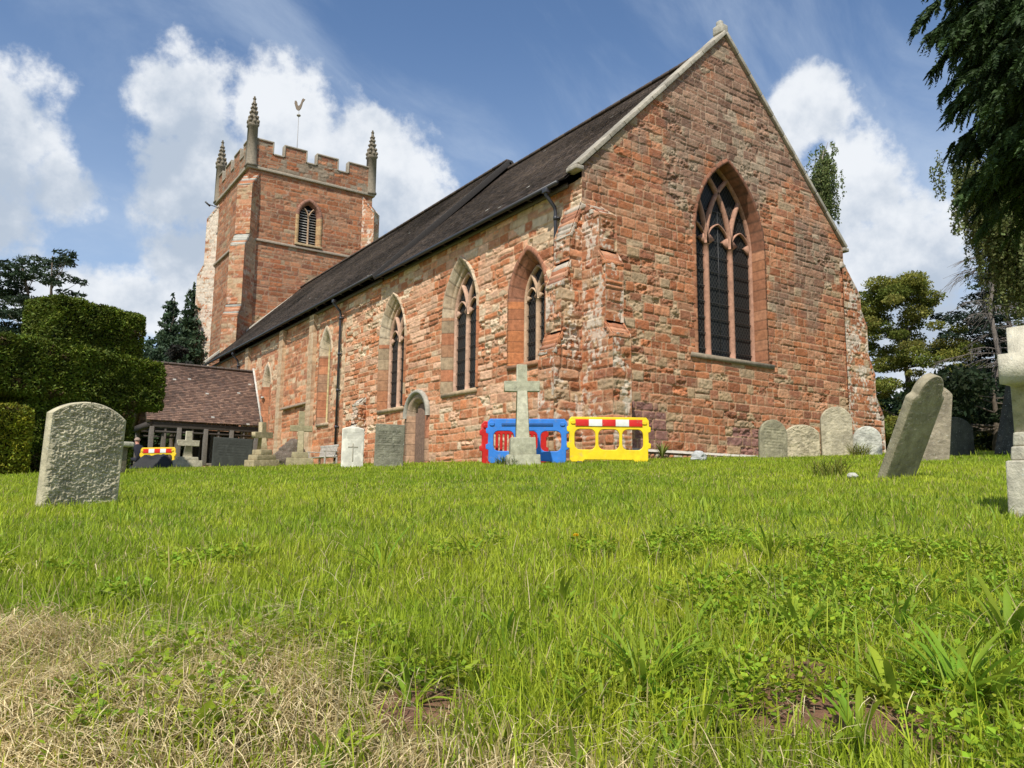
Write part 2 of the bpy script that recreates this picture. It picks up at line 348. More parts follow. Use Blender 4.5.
# ---------------------------------------------------------------- masonry
RED = [(.40, .165, .080), (.44, .20, .105), (.36, .14, .068), (.46, .225, .125), (.42, .17, .078), (.36, .165, .095), (.33, .145, .085), (.47, .25, .15)]
GRY = [(.43, .32, .20), (.38, .29, .19), (.47, .37, .25)]
PUR = [(.27, .145, .125), (.24, .13, .115)]
MORTAR = np.array([.46, .31, .20])
class Style: pass
def style(hmin=.2, hmax=.34, wmin=.3, wmax=.85, grey=.12, ero=1.0, jw=.011, red=RED, lich=.0, seed=1, warp=1.0, mort=MORTAR, patch=None, split=.12, dark=1.0, alt=GRY):
    s = Style(); s.__dict__.update(locals()); return s
def stone_tex(U, V, st):
    sd = st.seed; r = np.random.default_rng(sd)
    Vw = V+st.warp*(.05*(noise(U/2.3, V/2.0, sd+1)-.5)+.02*(noise(U/.35, V/.3, sd+2)-.5))
    Uw = U+st.warp*.03*(noise(U/.4, V/.25, sd+3)-.5)
    v0, v1 = V.min()-1, V.max()+1
    b = [math.floor(v0)]
    while b[-1] < v1: b.append(b[-1]+r.uniform(st.hmin, st.hmax))
    b = np.array(b); k = np.clip(np.searchsorted(b, Vw, side='right')-1, 0, len(b)-2)
    lo, hi = b[k], b[k+1]
    ul = np.zeros_like(U); ur = np.zeros_like(U); j = np.zeros(U.shape, int)
    umin, umax = U.min()-2, U.max()+2
    for kk in np.unique(k):
        rr = np.random.default_rng(sd*1000+int(kk)); e = [umin-rr.uniform(0, .6)]
        while e[-1] < umax+1: e.append(e[-1]+rr.uniform(st.wmin, st.wmax)*(1 if rr.random() > .2 else .6))
        e = np.array(e); m = k == kk; jj = np.clip(np.searchsorted(e, Uw[m], side='right')-1, 0, len(e)-2)
        ul[m] = e[jj]; ur[m] = e[jj+1]; j[m] = jj
    sp = (h2(k, j, sd+9) < st.split) & (hi-lo > .24); mid = (lo+hi)/2; top = Vw > mid
    lo = np.where(sp & top, mid, lo); hi = np.where(sp & ~top, mid, hi); j = np.where(sp & top, j+5000, j)
    du = np.minimum(Uw-ul, ur-Uw); dv = np.minimum(Vw-lo, hi-Vw); q = .05
    cu = np.clip(q-du, 0, None); cv = np.clip(q-dv, 0, None)
    d = np.where((cu > 0) & (cv > 0), q-np.hypot(cu, cv), np.minimum(du, dv))
    hc = h2(k, j, sd+11); hb = h2(k, j, sd+12); he = h2(k, j, sd+13); hp = h2(k, j, sd+14)
    reg = fbm(U/2.2, V/1.6, sd+20, 3)
    pal = np.array(st.red); c = pal[(hc*len(pal)).astype(int) % len(pal)]*(.74+.50*hb)[..., None]
    gp = np.array(st.alt); gm = (h2(k, j, sd+15) < st.grey*(.2+2.2*sstep(reg, .42, .68)))
    c = np.where(gm[..., None], gp[(hb*len(gp)).astype(int) % len(gp)], c)
    if st.patch is not None:
        pm = st.patch(ul/2+ur/2, lo/2+hi/2); pp = np.array(PUR)[(hb > .5).astype(int)]; c = np.where(pm[..., None], pp, c)
    # mottling inside a stone, bedding lines
    fine = fbm(U*6, V*11, sd+30, 3); c = c*(.80+.40*fine)[..., None]
    ero = np.clip(st.ero*(he**2.2)*(.35+1.5*sstep(reg, .38, .62)), 0, 1.6)
    jwv = st.jw*(.6+.9*noise(U*5, V*5, sd+40))
    inst = sstep(d, jwv, jwv+.010)
    deep = sstep(noise(U*1.1, V*3.3, sd+41), .62, .74)*min(.8, st.ero*.6); inst = np.minimum(inst, sstep(d, jwv*(1+1.6*deep), jwv*(1+1.6*deep)+.014)); disp = (inst-1)*(.017+.026*deep)+.009*(hp-.5)*2*inst
    rough = fbm(U*9, V*13, sd+50, 4); pit = fbm(U*16, V*30, sd+52, 2); disp = disp+inst*((rough-.5)*(.022+.055*ero)+(pit-.5)*(.010+.022*ero))-.035*ero*inst*sstep(fbm(U*4, V*7, sd+51, 3), .48, .6)
    mc = st.mort*(1-deep[..., None])+np.array([.22, .11, .06])*deep[..., None]; c = c*inst[..., None]+(1-inst)[..., None]*mc*(.8+.4*noise(U*9, V*9, sd+60))[..., None]
    # smears of pointing and lichen
    sm = sstep(fbm(U*2.6, V*3.4, sd+70, 4), .60, .70)*.45; c = c*(1-sm[..., None])+sm[..., None]*st.mort*.95
    gw = getattr(st, 'stain', None)
    if gw is not None:
        k_ = sstep(fbm(U*.7, V*.5, sd+90, 4)+.05*(V-gw), .46, .62)[..., None]*.6; c = c*(1-k_)+k_*c.mean(-1, keepdims=True)*np.array([.86, .74, .60])
    if st.lich:
        lm = sstep(.5*fbm(U*3.0, V*2.0, sd+80, 3)+.5*fbm(U*11, V*9, sd+81, 4)+.30*(st.lich-.5), .53, .565)*.8*min(1, .3+st.lich*1.6)
        c = c*(1-lm[..., None])+lm[..., None]*np.array([.62, .59, .52])
    return np.clip(c*st.dark*np.array([1.03, .94, .86]), .01, .9), disp
Z = np.array([0, 0, 1.])
class Face:
    def __init__(s, O, U, N): s.O = np.array(O, float); s.U = np.array(U, float)/np.linalg.norm(U); s.N = np.array(N, float)/np.linalg.norm(N); s.flip = np.dot(np.cross(s.U, Z), s.N) < 0
    def P(s, u, z, n=0): u = np.asarray(u, float)[..., None]; z = np.asarray(z, float)[..., None]; n = np.asarray(n, float)[..., None]; return s.O+u*s.U+z*Z+n*s.N
def panel(mb, face, Lf, Rf, vs, du, st, holes=(), amp=1.0, uoff=0.0):
    vs = np.asarray(vs, float); Lv = np.array([Lf(v) for v in vs]); Rv = np.array([Rf(v) for v in vs])
    n = max(2, int(math.ceil((Rv-Lv).max()/du))+1); t = np.linspace(0, 1, n)
    U = Lv[:, None]+(Rv-Lv)[:, None]*t[None]; V = np.repeat(vs[:, None], n, 1)
    C, Dp = stone_tex(U+uoff, V, st)
    edge = np.minimum(np.minimum(U-Lv[:, None], Rv[:, None]-U)/.05, 1); Dp = np.minimum(Dp*amp, 0)*np.clip(edge, 0, 1)+np.maximum(Dp*amp, 0)*np.clip(edge, 0, 1)
    P = face.P(U, V, Dp); m = len(vs); idx = np.arange(m*n).reshape(m, n)
    F = np.stack([idx[:-1, :-1], idx[:-1, 1:], idx[1:, 1:], idx[1:, :-1]], -1).reshape(-1, 4)
    if holes:
        uc = (U[:-1, :-1]+U[1:, 1:])/2; vc = (V[:-1, :-1]+V[1:, 1:])/2; keep = np.ones(uc.shape, bool)
        for hfn in holes: keep &= ~hfn(uc, vc)
        F = F[keep.ravel()]
    if face.flip: F = F[:, ::-1]
    mb.add(P.reshape(-1, 3), F, C.reshape(-1, 3))
def rows(a, b, d): return np.linspace(a, b, max(2, int(round((b-a)/d))+1))

class Arch:
    def __init__(s, uc, hw, z0, zs, rise): s.uc, s.hw, s.z0, s.zs, s.rise = uc, hw, z0, zs, rise; s.r = (hw*hw+rise*rise)/(2*hw)
    def inside(s, m=0.0):
        def f(u, z):
            x = np.abs(u-s.uc); hw = s.hw+m
            return (z > s.z0-m) & (((z <= s.zs) & (x < hw)) | ((z > s.zs) & ((x+s.r-s.hw)**2+(z-s.zs)**2 < (s.r+m)**2)))
        return f
    def half(s, off, nj, na):
        """left half from the sill to the apex"""
        p = [(-s.hw-off, z) for z in np.linspace(s.z0, s.zs, nj)]
        cx = s.r-s.hw; Rr = s.r+off; ae = acos(max(-1, min(1, -cx/Rr)))
        p += [(cx+Rr*cos(a), s.zs+Rr*sin(a)) for a in np.linspace(pi, ae, na+1)[1:]]
        return np.array(p)
    def path(s, off=0, nj=30, na=24):
        h = s.half(off, nj, na); rr = h[::-1][1:].copy(); rr[:, 0] *= -1; q = np.concatenate([h, rr]); q[:, 0] += s.uc; return q
def surround(mb, face, A, prof, cols, block=.36, seed=0, arccol=None, nj=110, na=50):
    """jambs and voussoirs swept round the arch; prof = [(offset, n)]"""
    rr = np.random.default_rng(seed)
    paths = [A.path(o, nj, na) for o, n in prof]; m = len(paths[0])
    mid = paths[len(prof)//2]; sl_ = np.concatenate([[0], np.cumsum(np.hypot(*np.diff(mid, axis=0).T))])
    blk = (sl_/block).astype(int); bc = np.array(cols)[rr.integers(0, len(cols), blk.max()+2)]*rr.uniform(.85, 1.12, (blk.max()+2, 1))
    C = bc[blk]
    if arccol is not None:
        ar = np.array(arccol)[rr.integers(0, len(arccol), blk.max()+2)]*rr.uniform(.92, 1.08, (blk.max()+2, 1)); ia = mid[:, 1] > A.zs+.02; C = np.where(ia[:, None], ar[blk], C)
    jn = np.concatenate([[False], blk[1:] != blk[:-1]])
    V = []; CC = []
    for (o, n), p in zip(prof, paths):
        dn = np.where(jn, -.012, 0)+(rr.random(m)-.5)*.008
        V.append(face.P(p[:, 0], p[:, 1], n+dn)); CC.append(np.where(jn[:, None], C*.42+MORTAR*.08, C))
    V = np.array(V); CC = np.array(CC); k = len(prof); idx = np.arange(k*m).reshape(k, m)
    F = np.stack([idx[:-1, :-1], idx[:-1, 1:], idx[1:, 1:], idx[1:, :-1]], -1).reshape(-1, 4)
    if not face.flip: F = F[:, ::-1]
    mb.add(V.reshape(-1, 3), F, CC.reshape(-1, 3))
def bar(mb, face, pts, w, d, n0, col):
    """stone bar with chamfered section along pts (u,z), front at n0, depth d"""
    pts = np.array(pts, float); m = len(pts)
    if m < 2: return
    t = np.gradient(pts, axis=0); t /= np.linalg.norm(t, axis=1)[:, None]+1e-9; nx = np.stack([-t[:, 1], t[:, 0]], 1)
    sec = [(-w*.22, 0), (w*.22, 0), (w/2, -d*.35), (w/2, -d*.7), (w*.2, -d), (-w*.2, -d), (-w/2, -d*.7), (-w/2, -d*.35)]
    V = np.array([face.P(pts[:, 0]+nx[:, 0]*a, pts[:, 1]+nx[:, 1]*a, n0+b) for a, b in sec]); k = len(sec)
    F = []
    for i in range(k):
        for q in range(m-1): F.append([i*m+q, ((i+1) % k)*m+q, ((i+1) % k)*m+q+1, i*m+q+1])
    F += [[i*m for i in range(k)], [i*m+m-1 for i in range(k)][::-1]]
    if face.flip: F = [f[::-1] for f in F]
    mb.add(V.reshape(-1, 3), F, col)
def ring_arc(A, x0, sgn, inside, n=40):
    """tracery arc that leaves a mullion at x0 and leans to side sgn, parallel to the window head"""
    cx = A.uc+x0+sgn*A.r; pts = []
    for a in np.linspace(0, pi*.48, n):
        u = cx-sgn*A.r*cos(a); z = A.zs+A.r*sin(a)
        if not inside(np.array(u), np.array(z)): break
        pts.append((u, z))
    return pts
def window(parent, face, A, depth, gin, mull, cols, tcol, prof, label=None, block=.36, seed=0, arccol=None, bars=.52, sillw=.12, sillcol=(.36, .30, .22), cusps=True, name='window', origin=None, barw=.13, glass=True):
    w = sub(name, (face.P(A.uc, A.z0)-np.array(parent.location)-(np.array(parent.parent.location) if parent.parent else 0)), parent)
    if label: w['label'] = label
    mb = MB(); surround(mb, face, A, prof, cols, block, seed, arccol)
    deep = parent.parent is not None       # parts of parts cannot nest further
    G = Arch(A.uc, A.hw-gin, A.z0, A.zs, A.rise*(A.hw-gin)/A.hw)
    tb = MB(); ins = G.inside(-.01)
    for mx in mull: bar(tb, face, [(A.uc+mx, z) for z in np.linspace(A.z0, A.zs, 12)], barw, .2, -depth+.05, tcol)
    for mx in mull:
        for sg in (-1, 1):
            bar(tb, face, ring_arc(G, mx, sg, ins), barw*.9, .18, -depth+.045, tcol)
    # frame against the reveal, and the lights' own heads with cusps
    hp_ = G.path(0, 20, 24); bar(tb, face, hp_, barw*.7, .18, -depth+.04, tcol)
    xs = [-G.hw]+list(mull)+[G.hw]
    for a, b in zip(xs[:-1], xs[1:]):
        c = (a+b)/2; hw = (b-a)/2
        Lh = Arch(A.uc+c, hw, A.z0, A.zs-.02, hw*1.35)
        if cusps:
            q = Lh.path(-.02, 2, 16)[1:-1]; q = [p for p in q if ins(np.array(p[0]), np.array(p[1]))]
            bar(tb, face, q, .06, .12, -depth+.02, tcol)
            for sg in (-1, 1):
                bx, bz = A.uc+c+sg*hw*.80, A.zs+hw*.30
                tb.add(face.P(np.array([bx, bx, bx-sg*hw*.5, bx, bx, bx-sg*hw*.5]), np.array([bz-hw*.32, bz+hw*.34, bz+hw*.02]*2), np.array([-depth, -depth, -depth-.01, -depth-.1, -depth-.1, -depth-.09])), [[0, 1, 2], [5, 4, 3], [0, 2, 5, 3], [2, 1, 4, 5]], tcol)
    if glass:
        gp = G.path(.02, 14, 20); c0 = np.array([[A.uc, A.z0+.5]]); allp = np.concatenate([c0, gp]); V = face.P(allp[:, 0], allp[:, 1], -depth-.09)
        F = np.array([[0, i, i+1] for i in range(1, len(gp))]+[[0, len(gp), 1]]); cc = np.stack([allp[:, 0], allp[:, 1], 0*allp[:, 0]], 1)
        gb = MB(); gb.add(V, F if face.flip else F[:, ::-1], cc)
        ib = MB()
        z = A.z0+bars*.6
        while z < A.zs+A.rise*.5:
            hwz = G.hw if z < A.zs else sqrt(max(0, G.r**2-(z-A.zs)**2))-(G.r-G.hw)
            if hwz > .15:
                a = face.P(A.uc-hwz, z, -depth-.05); b = face.P(A.uc+hwz, z, -depth-.05); ib.tube([a, b], .014, 5, (.03, .03, .03))
            z += bars
        ib.tube([face.P(A.uc+.02, A.z0+.02, -depth-.05), face.P(A.uc+.02, A.zs+A.rise*.5, -depth-.05)], .012, 5, (.03, .03, .03))
    sb = MB(); fr = A.hw+sillw
    V = face.P(np.array([A.uc-fr, A.uc+fr]*4), np.array([A.z0-.16]*2+[A.z0-.02]*2+[A.z0+.09]*2+[A.z0-.16]*2), np.array([.05]*2+[.07]*2+[-depth-.1]*2+[-depth-.1]*2))
    sb.add(V, [[0, 1, 3, 2], [2, 3, 5, 4], [4, 5, 7, 6], [6, 7, 1, 0], [0, 2, 4, 6], [1, 7, 5, 3]], sillcol)
    par = w
    mb.build('surround', M_DRESS, par, world=False) if False else None
    def put(m_, nm, ma, sm=False):
        off = face.P(A.uc, A.z0); m_.V = [v-off for v in m_.V]; return m_.build(nm, ma, par, sm, world=False)
    if deep:   # the whole window becomes one mesh with its children merged into as few pieces as possible
        pass
    put(mb, 'surround', M_DRESS); put(tb, 'tracery', M_DRESS)
    if glass: put(gb, 'leaded_glass', M_GLASS); put(ib, 'glazing_bars', M_IRON)
    put(sb, 'sill', M_DRESS)
    return w

# ================================================================ church
XS, YE = 13.0, 15.85; XN = 24.95; XC = 18.97
church = empty('church', (XS, YE, 1.0), 'large red sandstone parish church with a pinnacled west tower and long tiled roof', 'church')
FE = Face((0, YE, 0), (1, 0, 0), (0, -1, 0)); FS = Face((XS, 0, 0), (0, 1, 0), (-1, 0, 0))
FN = Face((XN, 0, 0), (0, 1, 0), (1, 0, 0))
# --- east wall
AE = Arch(18.97, 1.55, 4.28, 7.95, 2.62)
def patch(u, z): return ((u > 14.6) & (u < 15.9) & (z < 2.55)) | ((u > 18.9) & (u < 20.0) & (z < 2.1) & (z > 1.1)) | ((u > 20.8) & (u < 21.6) & (z < 2.25))
stE = style(.19, .31, .26, .70, grey=.15, ero=.85, jw=.008, seed=41, patch=patch, dark=.97, warp=.8); stE.stain = 9.0
mb = MB()
panel(mb, FE, lambda v: XS, lambda v: XN, rows(.4, 8.95, .023), .024, stE, [AE.inside(.05)])
gl = lambda v: XS+max(0, (v-8.95))/(14.92-8.95)*(XC-XS)
panel(mb, FE, gl, lambda v: XN-max(0, (v-8.95))/(14.92-8.95)*(XN-XC), rows(8.95, 14.85, .024), .028, stE, [AE.inside(.05)])
mb.build('wall', M_SAND, church, True)
RS = [(.33, .145, .072), (.29, .125, .065), (.37, .175, .095)]
PALE = [(.52, .40, .27), (.48, .36, .24), (.55, .44, .31)]
window(church, FE, AE, .47, .0, (-.56, .56), RS, (.42, .23, .155), [(.15, -.06), (.14, .0), (.09, .004), (.08, .022), (.04, .022), (.0, .01), (-.01, -.62)], 'tall three light east window with a pointed head', .33, 5, [(.21, .09, .05), (.24, .105, .06)], .5, .32, (.27, .22, .16), barw=.17)
# --- south wall
AW = {2: Arch(22.2, 1.02, 3.45, 6.05, 1.80), 1: Arch(27.3, 1.02, 3.32, 5.90, 1.78), 3: Arch(18.37, .86, 3.88, 5.82, 1.38),
      4: Arch(34.35, .62, 3.25, 6.4, 1.15), 5: Arch(43.0, .62, 3.1, 5.9, 1.1)}
AD = Arch(25.1, .60, .8, 2.85, .60)
stS = style(.17, .34, .25, .9, grey=.22, ero=1.1, jw=.010, seed=77, warp=1.2, split=.2, dark=1.18, red=RED[:5]+[(.50, .29, .19), (.55, .36, .25), (.55, .36, .25)], alt=[(.52, .41, .29), (.46, .36, .25), (.56, .46, .34)])
stS2 = style(.2, .33, .3, .9, grey=.26, ero=1.2, jw=.012, seed=78, warp=1.3, dark=1.18, alt=[(.50, .38, .26), (.46, .35, .24), (.55, .44, .31)])
mb = MB(); hs = [a.inside(.05) for a in AW.values()]+[AD.inside(.05)]
panel(mb, FS, lambda v: YE, lambda v: 32.0, rows(.4, 8.62, .024), .026, stS, hs)
panel(mb, FS, lambda v: 32.0, lambda v: 55.85, rows(.4, 8.62, .055), .06, stS2, hs)
o = mb.build('wall', M_SAND, church, True)
mb = MB(); panel(mb, FN, lambda v: YE, lambda v: 55.85, rows(.4, 8.62, .12), .12, stS2); mb.build('wall', M_SAND, church, True)
pr = lambda b: [(b+.02, -.05), (b, .045), (.02, .05), (0, .0), (-.30, -.30), (-.30, -.36)]
hood = [(.14, -.05), (.13, .05), (.11, .075), (.07, .06), (.03, .02), (0, .0), (-.03, -.05), (-.09, -.06), (-.10, -.12), (-.14, -.16), (-.16, -.14), (-.19, -.20), (-.21, -.27), (-.22, -.42)]
for k, lab in ((1, 'two light window with a pale arch, above the small doorway'), (2, 'two light window with a pale arch, between two others')):
    window(church, FS, AW[k], .28, .22, (0,), [(.38, .20, .11), (.42, .17, .085), (.33, .24, .15), (.36, .155, .075)], (.52, .33, .23), hood, lab, .42, k, PALE, .42, .1, (.45, .32, .2), barw=.13)
window(church, FS, AW[3], .38, .24, (0,), [(.46, .175, .07), (.38, .15, .07)], (.50, .34, .22), [(.16, -.05), (.15, .02), (.02, .02), (0, -.02), (-.03, -.08), (-.09, -.09), (-.11, -.18), (-.15, -.19), (-.18, -.30), (-.24, -.38), (-.24, -.5)], 'two light window with deep orange jambs nearest the corner buttress', .33, 3, [(.32, .14, .08)], .42, .1, (.40, .2, .11), barw=.12)
for k in (4, 5):
    window(church, FS, AW[k], .32, .26, (0,), [(.43, .18, .09), (.38, .15, .075), (.36, .2, .12)], (.55, .44, .22), [(.22, -.05), (.21, .02), (.0, .02), (-.04, -.05), (-.10, -.07), (-.12, -.15), (-.2, -.24), (-.24, -.36)], None, .4, k, PALE, .5, .08, (.45, .33, .22), barw=.1)
# small south doorway
mb = MB(); door = sub('door', FS.P(AD.uc, AD.z0)-np.array(church.location), church)
surround(mb, FS, AD, [(.30, -.03), (.30, .03), (.04, .03), (0, 0), (-.04, -.06), (-.06, -.10), (-.10, -.11), (-.11, -.45)], [(.44, .18, .10), (.46, .21, .12), (.40, .24, .15)], .4, 9, [(.36, .26, .18)])
off = FS.P(AD.uc, AD.z0); mb.V = [v-off for v in mb.V]; mb.build('surround', M_DRESS, door, world=False)
mb = MB(); hd = Arch(AD.uc, AD.hw+.16, AD.zs-.05, AD.zs, AD.rise+.16); bar(mb, FS, hd.path(.1, 3, 14), .16, .2, .13, (.36, .33, .27)); mb.V = [v-off for v in mb.V]; mb.build('hood_mould', M_COPE, door, world=False)
mb = MB(); lp = AD.path(-.14, 10, 12); i = 0
for k in range(6):
    a = AD.uc-.47+k*.157; zt = AD.zs+sqrt(max(.01, .46**2-(min(abs(a+.078-AD.uc)+.05, .44))**2))
    mb.box(FS.P(a+.078, (AD.z0+zt)/2, -.20)-off, (.05, .15, zt-AD.z0), (.20, .125, .09), bev=.008)
mb.build('plank_leaf', M_WOOD, door, world=False)
mb = MB(); mb.box(FS.P(AD.uc, 2.1, -.52)-off, (.04, 1.4, 3.3), (.03, .025, .02)); mb.build('backing', M_WOOD, door, world=False)
# pilaster strips, ledge
for yc in (35.9, 40.4, 46.6):
    mb = MB(); st = style(.3, .5, .9, 1.3, grey=6, ero=.2, jw=.01, seed=int(yc), alt=PALE, warp=.3)
    F1 = Face((XS-.18, 0, 0), (0, 1, 0), (-1, 0, 0)); panel(mb, F1, lambda v: yc-.3, lambda v: yc+.3, rows(.5, 8.5, .06), .06, st)
    for yy, nn in ((yc-.3, -1), (yc+.3, 1)):
        Fq = Face((XS-.18, yy, 0), (1, 0, 0), (0, nn, 0)); panel(mb, Fq, lambda v: 0, lambda v: .2, rows(.5, 8.5, .06), .06, st)
    mb.box((XS-.08, yc, 8.5), (.21, .6, .02), PALE[0])
    mb.build('pilaster', M_SAND, church, True)
mb = MB(); mb.box((XS-.05, 38.1, 4.35), (.22, 3.8, .12), (.38, .28, .2), bev=.03); mb.build('string_course', M_DRESS, church)

# --- buttresses
def stepped(parent, O, out, side, stages, width, st, name='buttress', zbase=.3, amp=1.1, dz=.026, ml=M_SAND, slabcol=(.50, .42, .33)):
    """stages = [(z_top_of_vertical, projection)] from the top down; weathered slopes between them. O = plan corner, out = outward dir, side = width dir."""
    mb = MB(); O = np.array([O[0], O[1], 0.]); out = np.array([out[0], out[1], 0.]); side = np.array([side[0], side[1], 0.])
    z_hi, ptop = stages[0][0], 0.0
    prof = []      # (z, projection) going down
    p0 = 0.02
    for (zs, p, zt) in stages:   # zt = top of slope, zs = bottom of slope
        prof.append((zt, p0)); prof.append((zs, p)); p0 = p
    zz = zbase
    segs = []
    # vertical faces
    tops = [s[0] for s in stages]; ps = [s[1] for s in stages]; zts = [s[2] for s in stages]
    for i in range(len(stages)):
        zb = zts[i+1] if i+1 < len(stages) else zbase
        Ff = Face(O+out*ps[i], side, out); panel(mb, Ff, lambda v: 0, lambda v: width, rows(zb, tops[i], dz), dz, st, amp=amp, uoff=i*3.1)
    def pr_at(z):
        for i in range(len(stages)):
            zb = zts[i+1] if i+1 < len(stages) else -9
            if z > tops[i]:
                pi_ = ps[i-1] if i else 0.02
                return ps[i]+(pi_-ps[i])*(z-tops[i])/(zts[i]-tops[i])
            if z >= zb: return ps[i]
        return ps[-1]
    for a, nn in ((0, -side), (width, side)):
        Fs = Face(O+side*a, out, nn); panel(mb, Fs, lambda v: -.02, lambda v: max(pr_at(v), .0), rows(zbase, zts[0]-.01, dz), dz, st, amp=amp, uoff=7+a)
    # weathering slabs on slopes
    ang = atan2(side[1], side[0])
    for i in range(len(stages)):
        pa = ps[i-1] if i else 0.0; n = max(2, int(round((zts[i]-tops[i])/.13))); rr = np.random.default_rng(st.seed+i)
        for k in range(n):
            t0, t1 = k/n, (k+1)/n; za = zts[i]+(tops[i]-zts[i])*t0; zb = zts[i]+(tops[i]-zts[i])*t1; q0 = pa+(ps[i]-pa)*t0; q1 = pa+(ps[i]-pa)*t1
            w2 = width+.02
            c = np.array(slabcol)*rr.uniform(.7, 1.1)
            if rr.random() < .55: c = np.array(st.red[rr.integers(0, len(st.red))])*1.05
            a0 = O-side*.01
            V = []
            for (q, z) in ((q0-.05, za-.03+rr.uniform(-.012, .012)), (q1+.0+rr.uniform(-.01, .015), zb-.03+rr.uniform(-.015, .01)), (q1, zb-.10), (q0-.05, zb-.13)):
                V.append(a0+out*q+Z*z); V.append(a0+side*w2+out*q+Z*z)
            bm = bmesh.new(); bv = [bm.verts.new(v) for v in V]
            for f in ((0, 2, 3, 1), (2, 4, 5, 3), (4, 6, 7, 5), (6, 0, 1, 7), (0, 6, 4, 2), (1, 3, 5, 7)): bm.faces.new([bv[j] for j in f])
            bmesh.ops.subdivide_edges(bm, edges=bm.edges[:], cuts=3, use_grid_fill=True)
            for v in bm.verts: v.co += Vector((noise(v.co.x*9, v.co.z*9, 3)-.5, noise(v.co.y*9, v.co.z*9, 4)-.5, noise(v.co.x*9+v.co.y*7, v.co.z*9, 5)-.5))*.035
            mb.bmadd(bm, c)
    o = mb.build(name, ml, parent, True); return o
stB = style(.2, .34, .35, .9, grey=.22, ero=.9, jw=.010, seed=91, lich=.36, warp=.8)
stages = [(7.45, .70, 7.95), (6.1, .94, 6.45), (4.15, 1.2, 4.5)]
stepped(church, (13.0, YE), (0, -1), (1, 0), stages, .62, stB)['label'] = 'stepped corner buttress facing the camera, flecked with white lichen'
stB2 = style(.2, .34, .3, .8, grey=.25, ero=1.6, jw=.012, seed=95, lich=.36, warp=1.3)
stepped(church, (13.0, YE+.0), (-1, 0), (0, 1), [(7.0, .42, 7.95), (5.6, .70, 6.25), (3.8, .94, 4.3)], .68, stB2, amp=1.2)
stepped(church, (24.78, YE-.07), (1, 0), (0, 1), [(7.3, 1.0, 8.4), (6.2, 1.32, 6.8), (4.5, 1.66, 5.2), (3.0, 2.08, 3.7)], .8, style(.2, .34, .35, .8, grey=.3, ero=1.2, seed=99, lich=.5, warp=1.2), amp=1.0)
stepped(church, (24.3, YE+.25), (0, -1), (1, 0), [(7.45, .30, 7.95), (3.6, .32, 4.3)], .62, style(.2, .34, .35, .8, grey=.3, ero=1.9, seed=98, lich=.6, warp=1.5), amp=1.5) if False else None
# crumbling stump of a removed buttress
stepped(church, (XS, 29.6), (-1, 0), (0, 1), [(3.7, .32, 4.0), (2.7, .45, 2.9)], .7, style(.12, .24, .2, .5, grey=.35, ero=3, seed=61, lich=.35, warp=3), amp=2.8, slabcol=(.48, .42, .33))['label'] = 'crumbling stump of a buttress with a whitish cap'
# pale rubble footing under the east wall
mb = MB(); stF = style(.1, .2, .15, .4, grey=1, ero=2, seed=31, alt=[(.55, .52, .44), (.45, .42, .34), (.6, .57, .5)], mort=np.array([.4, .38, .3]), warp=2)
Fb = Face((0, YE-.22, 0), (1, 0, 0), (0, -1, 0)); zt = lambda u: 1.2+.035*(u-14)
P0 = MB(); panel(mb, Fb, lambda v: 13.7, lambda v: 24.7, rows(.4, 1.27, .04), .04, stF, amp=1.6)
panel(mb, Face((0, YE-.22, 1.27), (1, 0, 0), (0, -1, 0)), lambda v: 13.7, lambda v: 24.7, [0, .001], .1, stF)
V = [(13.7, YE-.22, 1.268), (24.7, YE-.22, 1.268), (24.7, YE+.03, 1.36), (13.7, YE+.03, 1.36)]; mb.add(V, [[0, 1, 2, 3]], (.5, .47, .4))
mb.build('footing', M_SAND, church, True)

# --- roofs
def tiled(mb, P0, P1, Q0, Q1, gauge, tw, cols, seed, lift=.02, chips=0.0):
    """P0-P1 eave line, Q0-Q1 ridge line"""
    P0, P1, Q0, Q1 = [np.array(p, float) for p in (P0, P1, Q0, Q1)]; r = np.random.default_rng(seed)
    up = Q0-P0; ln = np.linalg.norm(up); n = int(round(ln/gauge)); nrm = np.cross(P1-P0, up); nrm /= np.linalg.norm(nrm)
    if nrm[2] < 0: nrm = -nrm
    Lw = np.linalg.norm(P1-P0); m = int(round(Lw/tw)); cols = np.array(cols)
    i, j = np.meshgrid(np.arange(n), np.arange(m), indexing='ij'); i = i.ravel(); j = j.ravel()
    sh = (i % 2)*.5; a0 = np.clip((j-sh)/m, 0, 1); a1 = np.clip((j+1-sh)/m-.03/m, 0, 1); b0 = i/n; b1 = np.clip((i+1)/n+.0, 0, 1)
    def pt(a, b): return (P0+(P1-P0)*a[:, None])*(1-b[:, None])+(Q0+(Q1-Q0)*a[:, None])*b[:, None]
    sag = .02*(noise(a0*Lw/2.5, b0*ln/2, seed+5)-.5)*2
    l0 = (lift*r.uniform(.7, 1.5, len(i))+sag)[:, None]*nrm; l1 = (r.uniform(0, .004, len(i))+sag)[:, None]*nrm
    A = pt(a0, b0); B = pt(a1, b0); C = pt(a1, b1); D_ = pt(a0, b1)
    V = np.stack([A+l0, B+l0*r.uniform(.8, 1.2, (len(i), 1)), C+l1, D_+l1, A-nrm*.01, B-nrm*.01], 1).reshape(-1, 3)
    q = np.arange(len(i))[:, None]*6; F = np.concatenate([q+[0, 1, 2, 3], q+[4, 5, 1, 0]])
    reg = fbm(a0*Lw/3, b0*ln/1.5, seed+8, 3); cc = cols[r.integers(0, len(cols), len(i))]*(r.uniform(.75, 1.25, len(i))*(.45+1.1*reg))[:, None]
    w = r.random(len(i)) < chips; cc[w] = (.5, .47, .42)
    mb.add(V, F, np.repeat(cc, 6, 0))
DK = [(.078, .059, .049), (.095, .069, .055), (.064, .050, .044), (.112, .082, .062)]
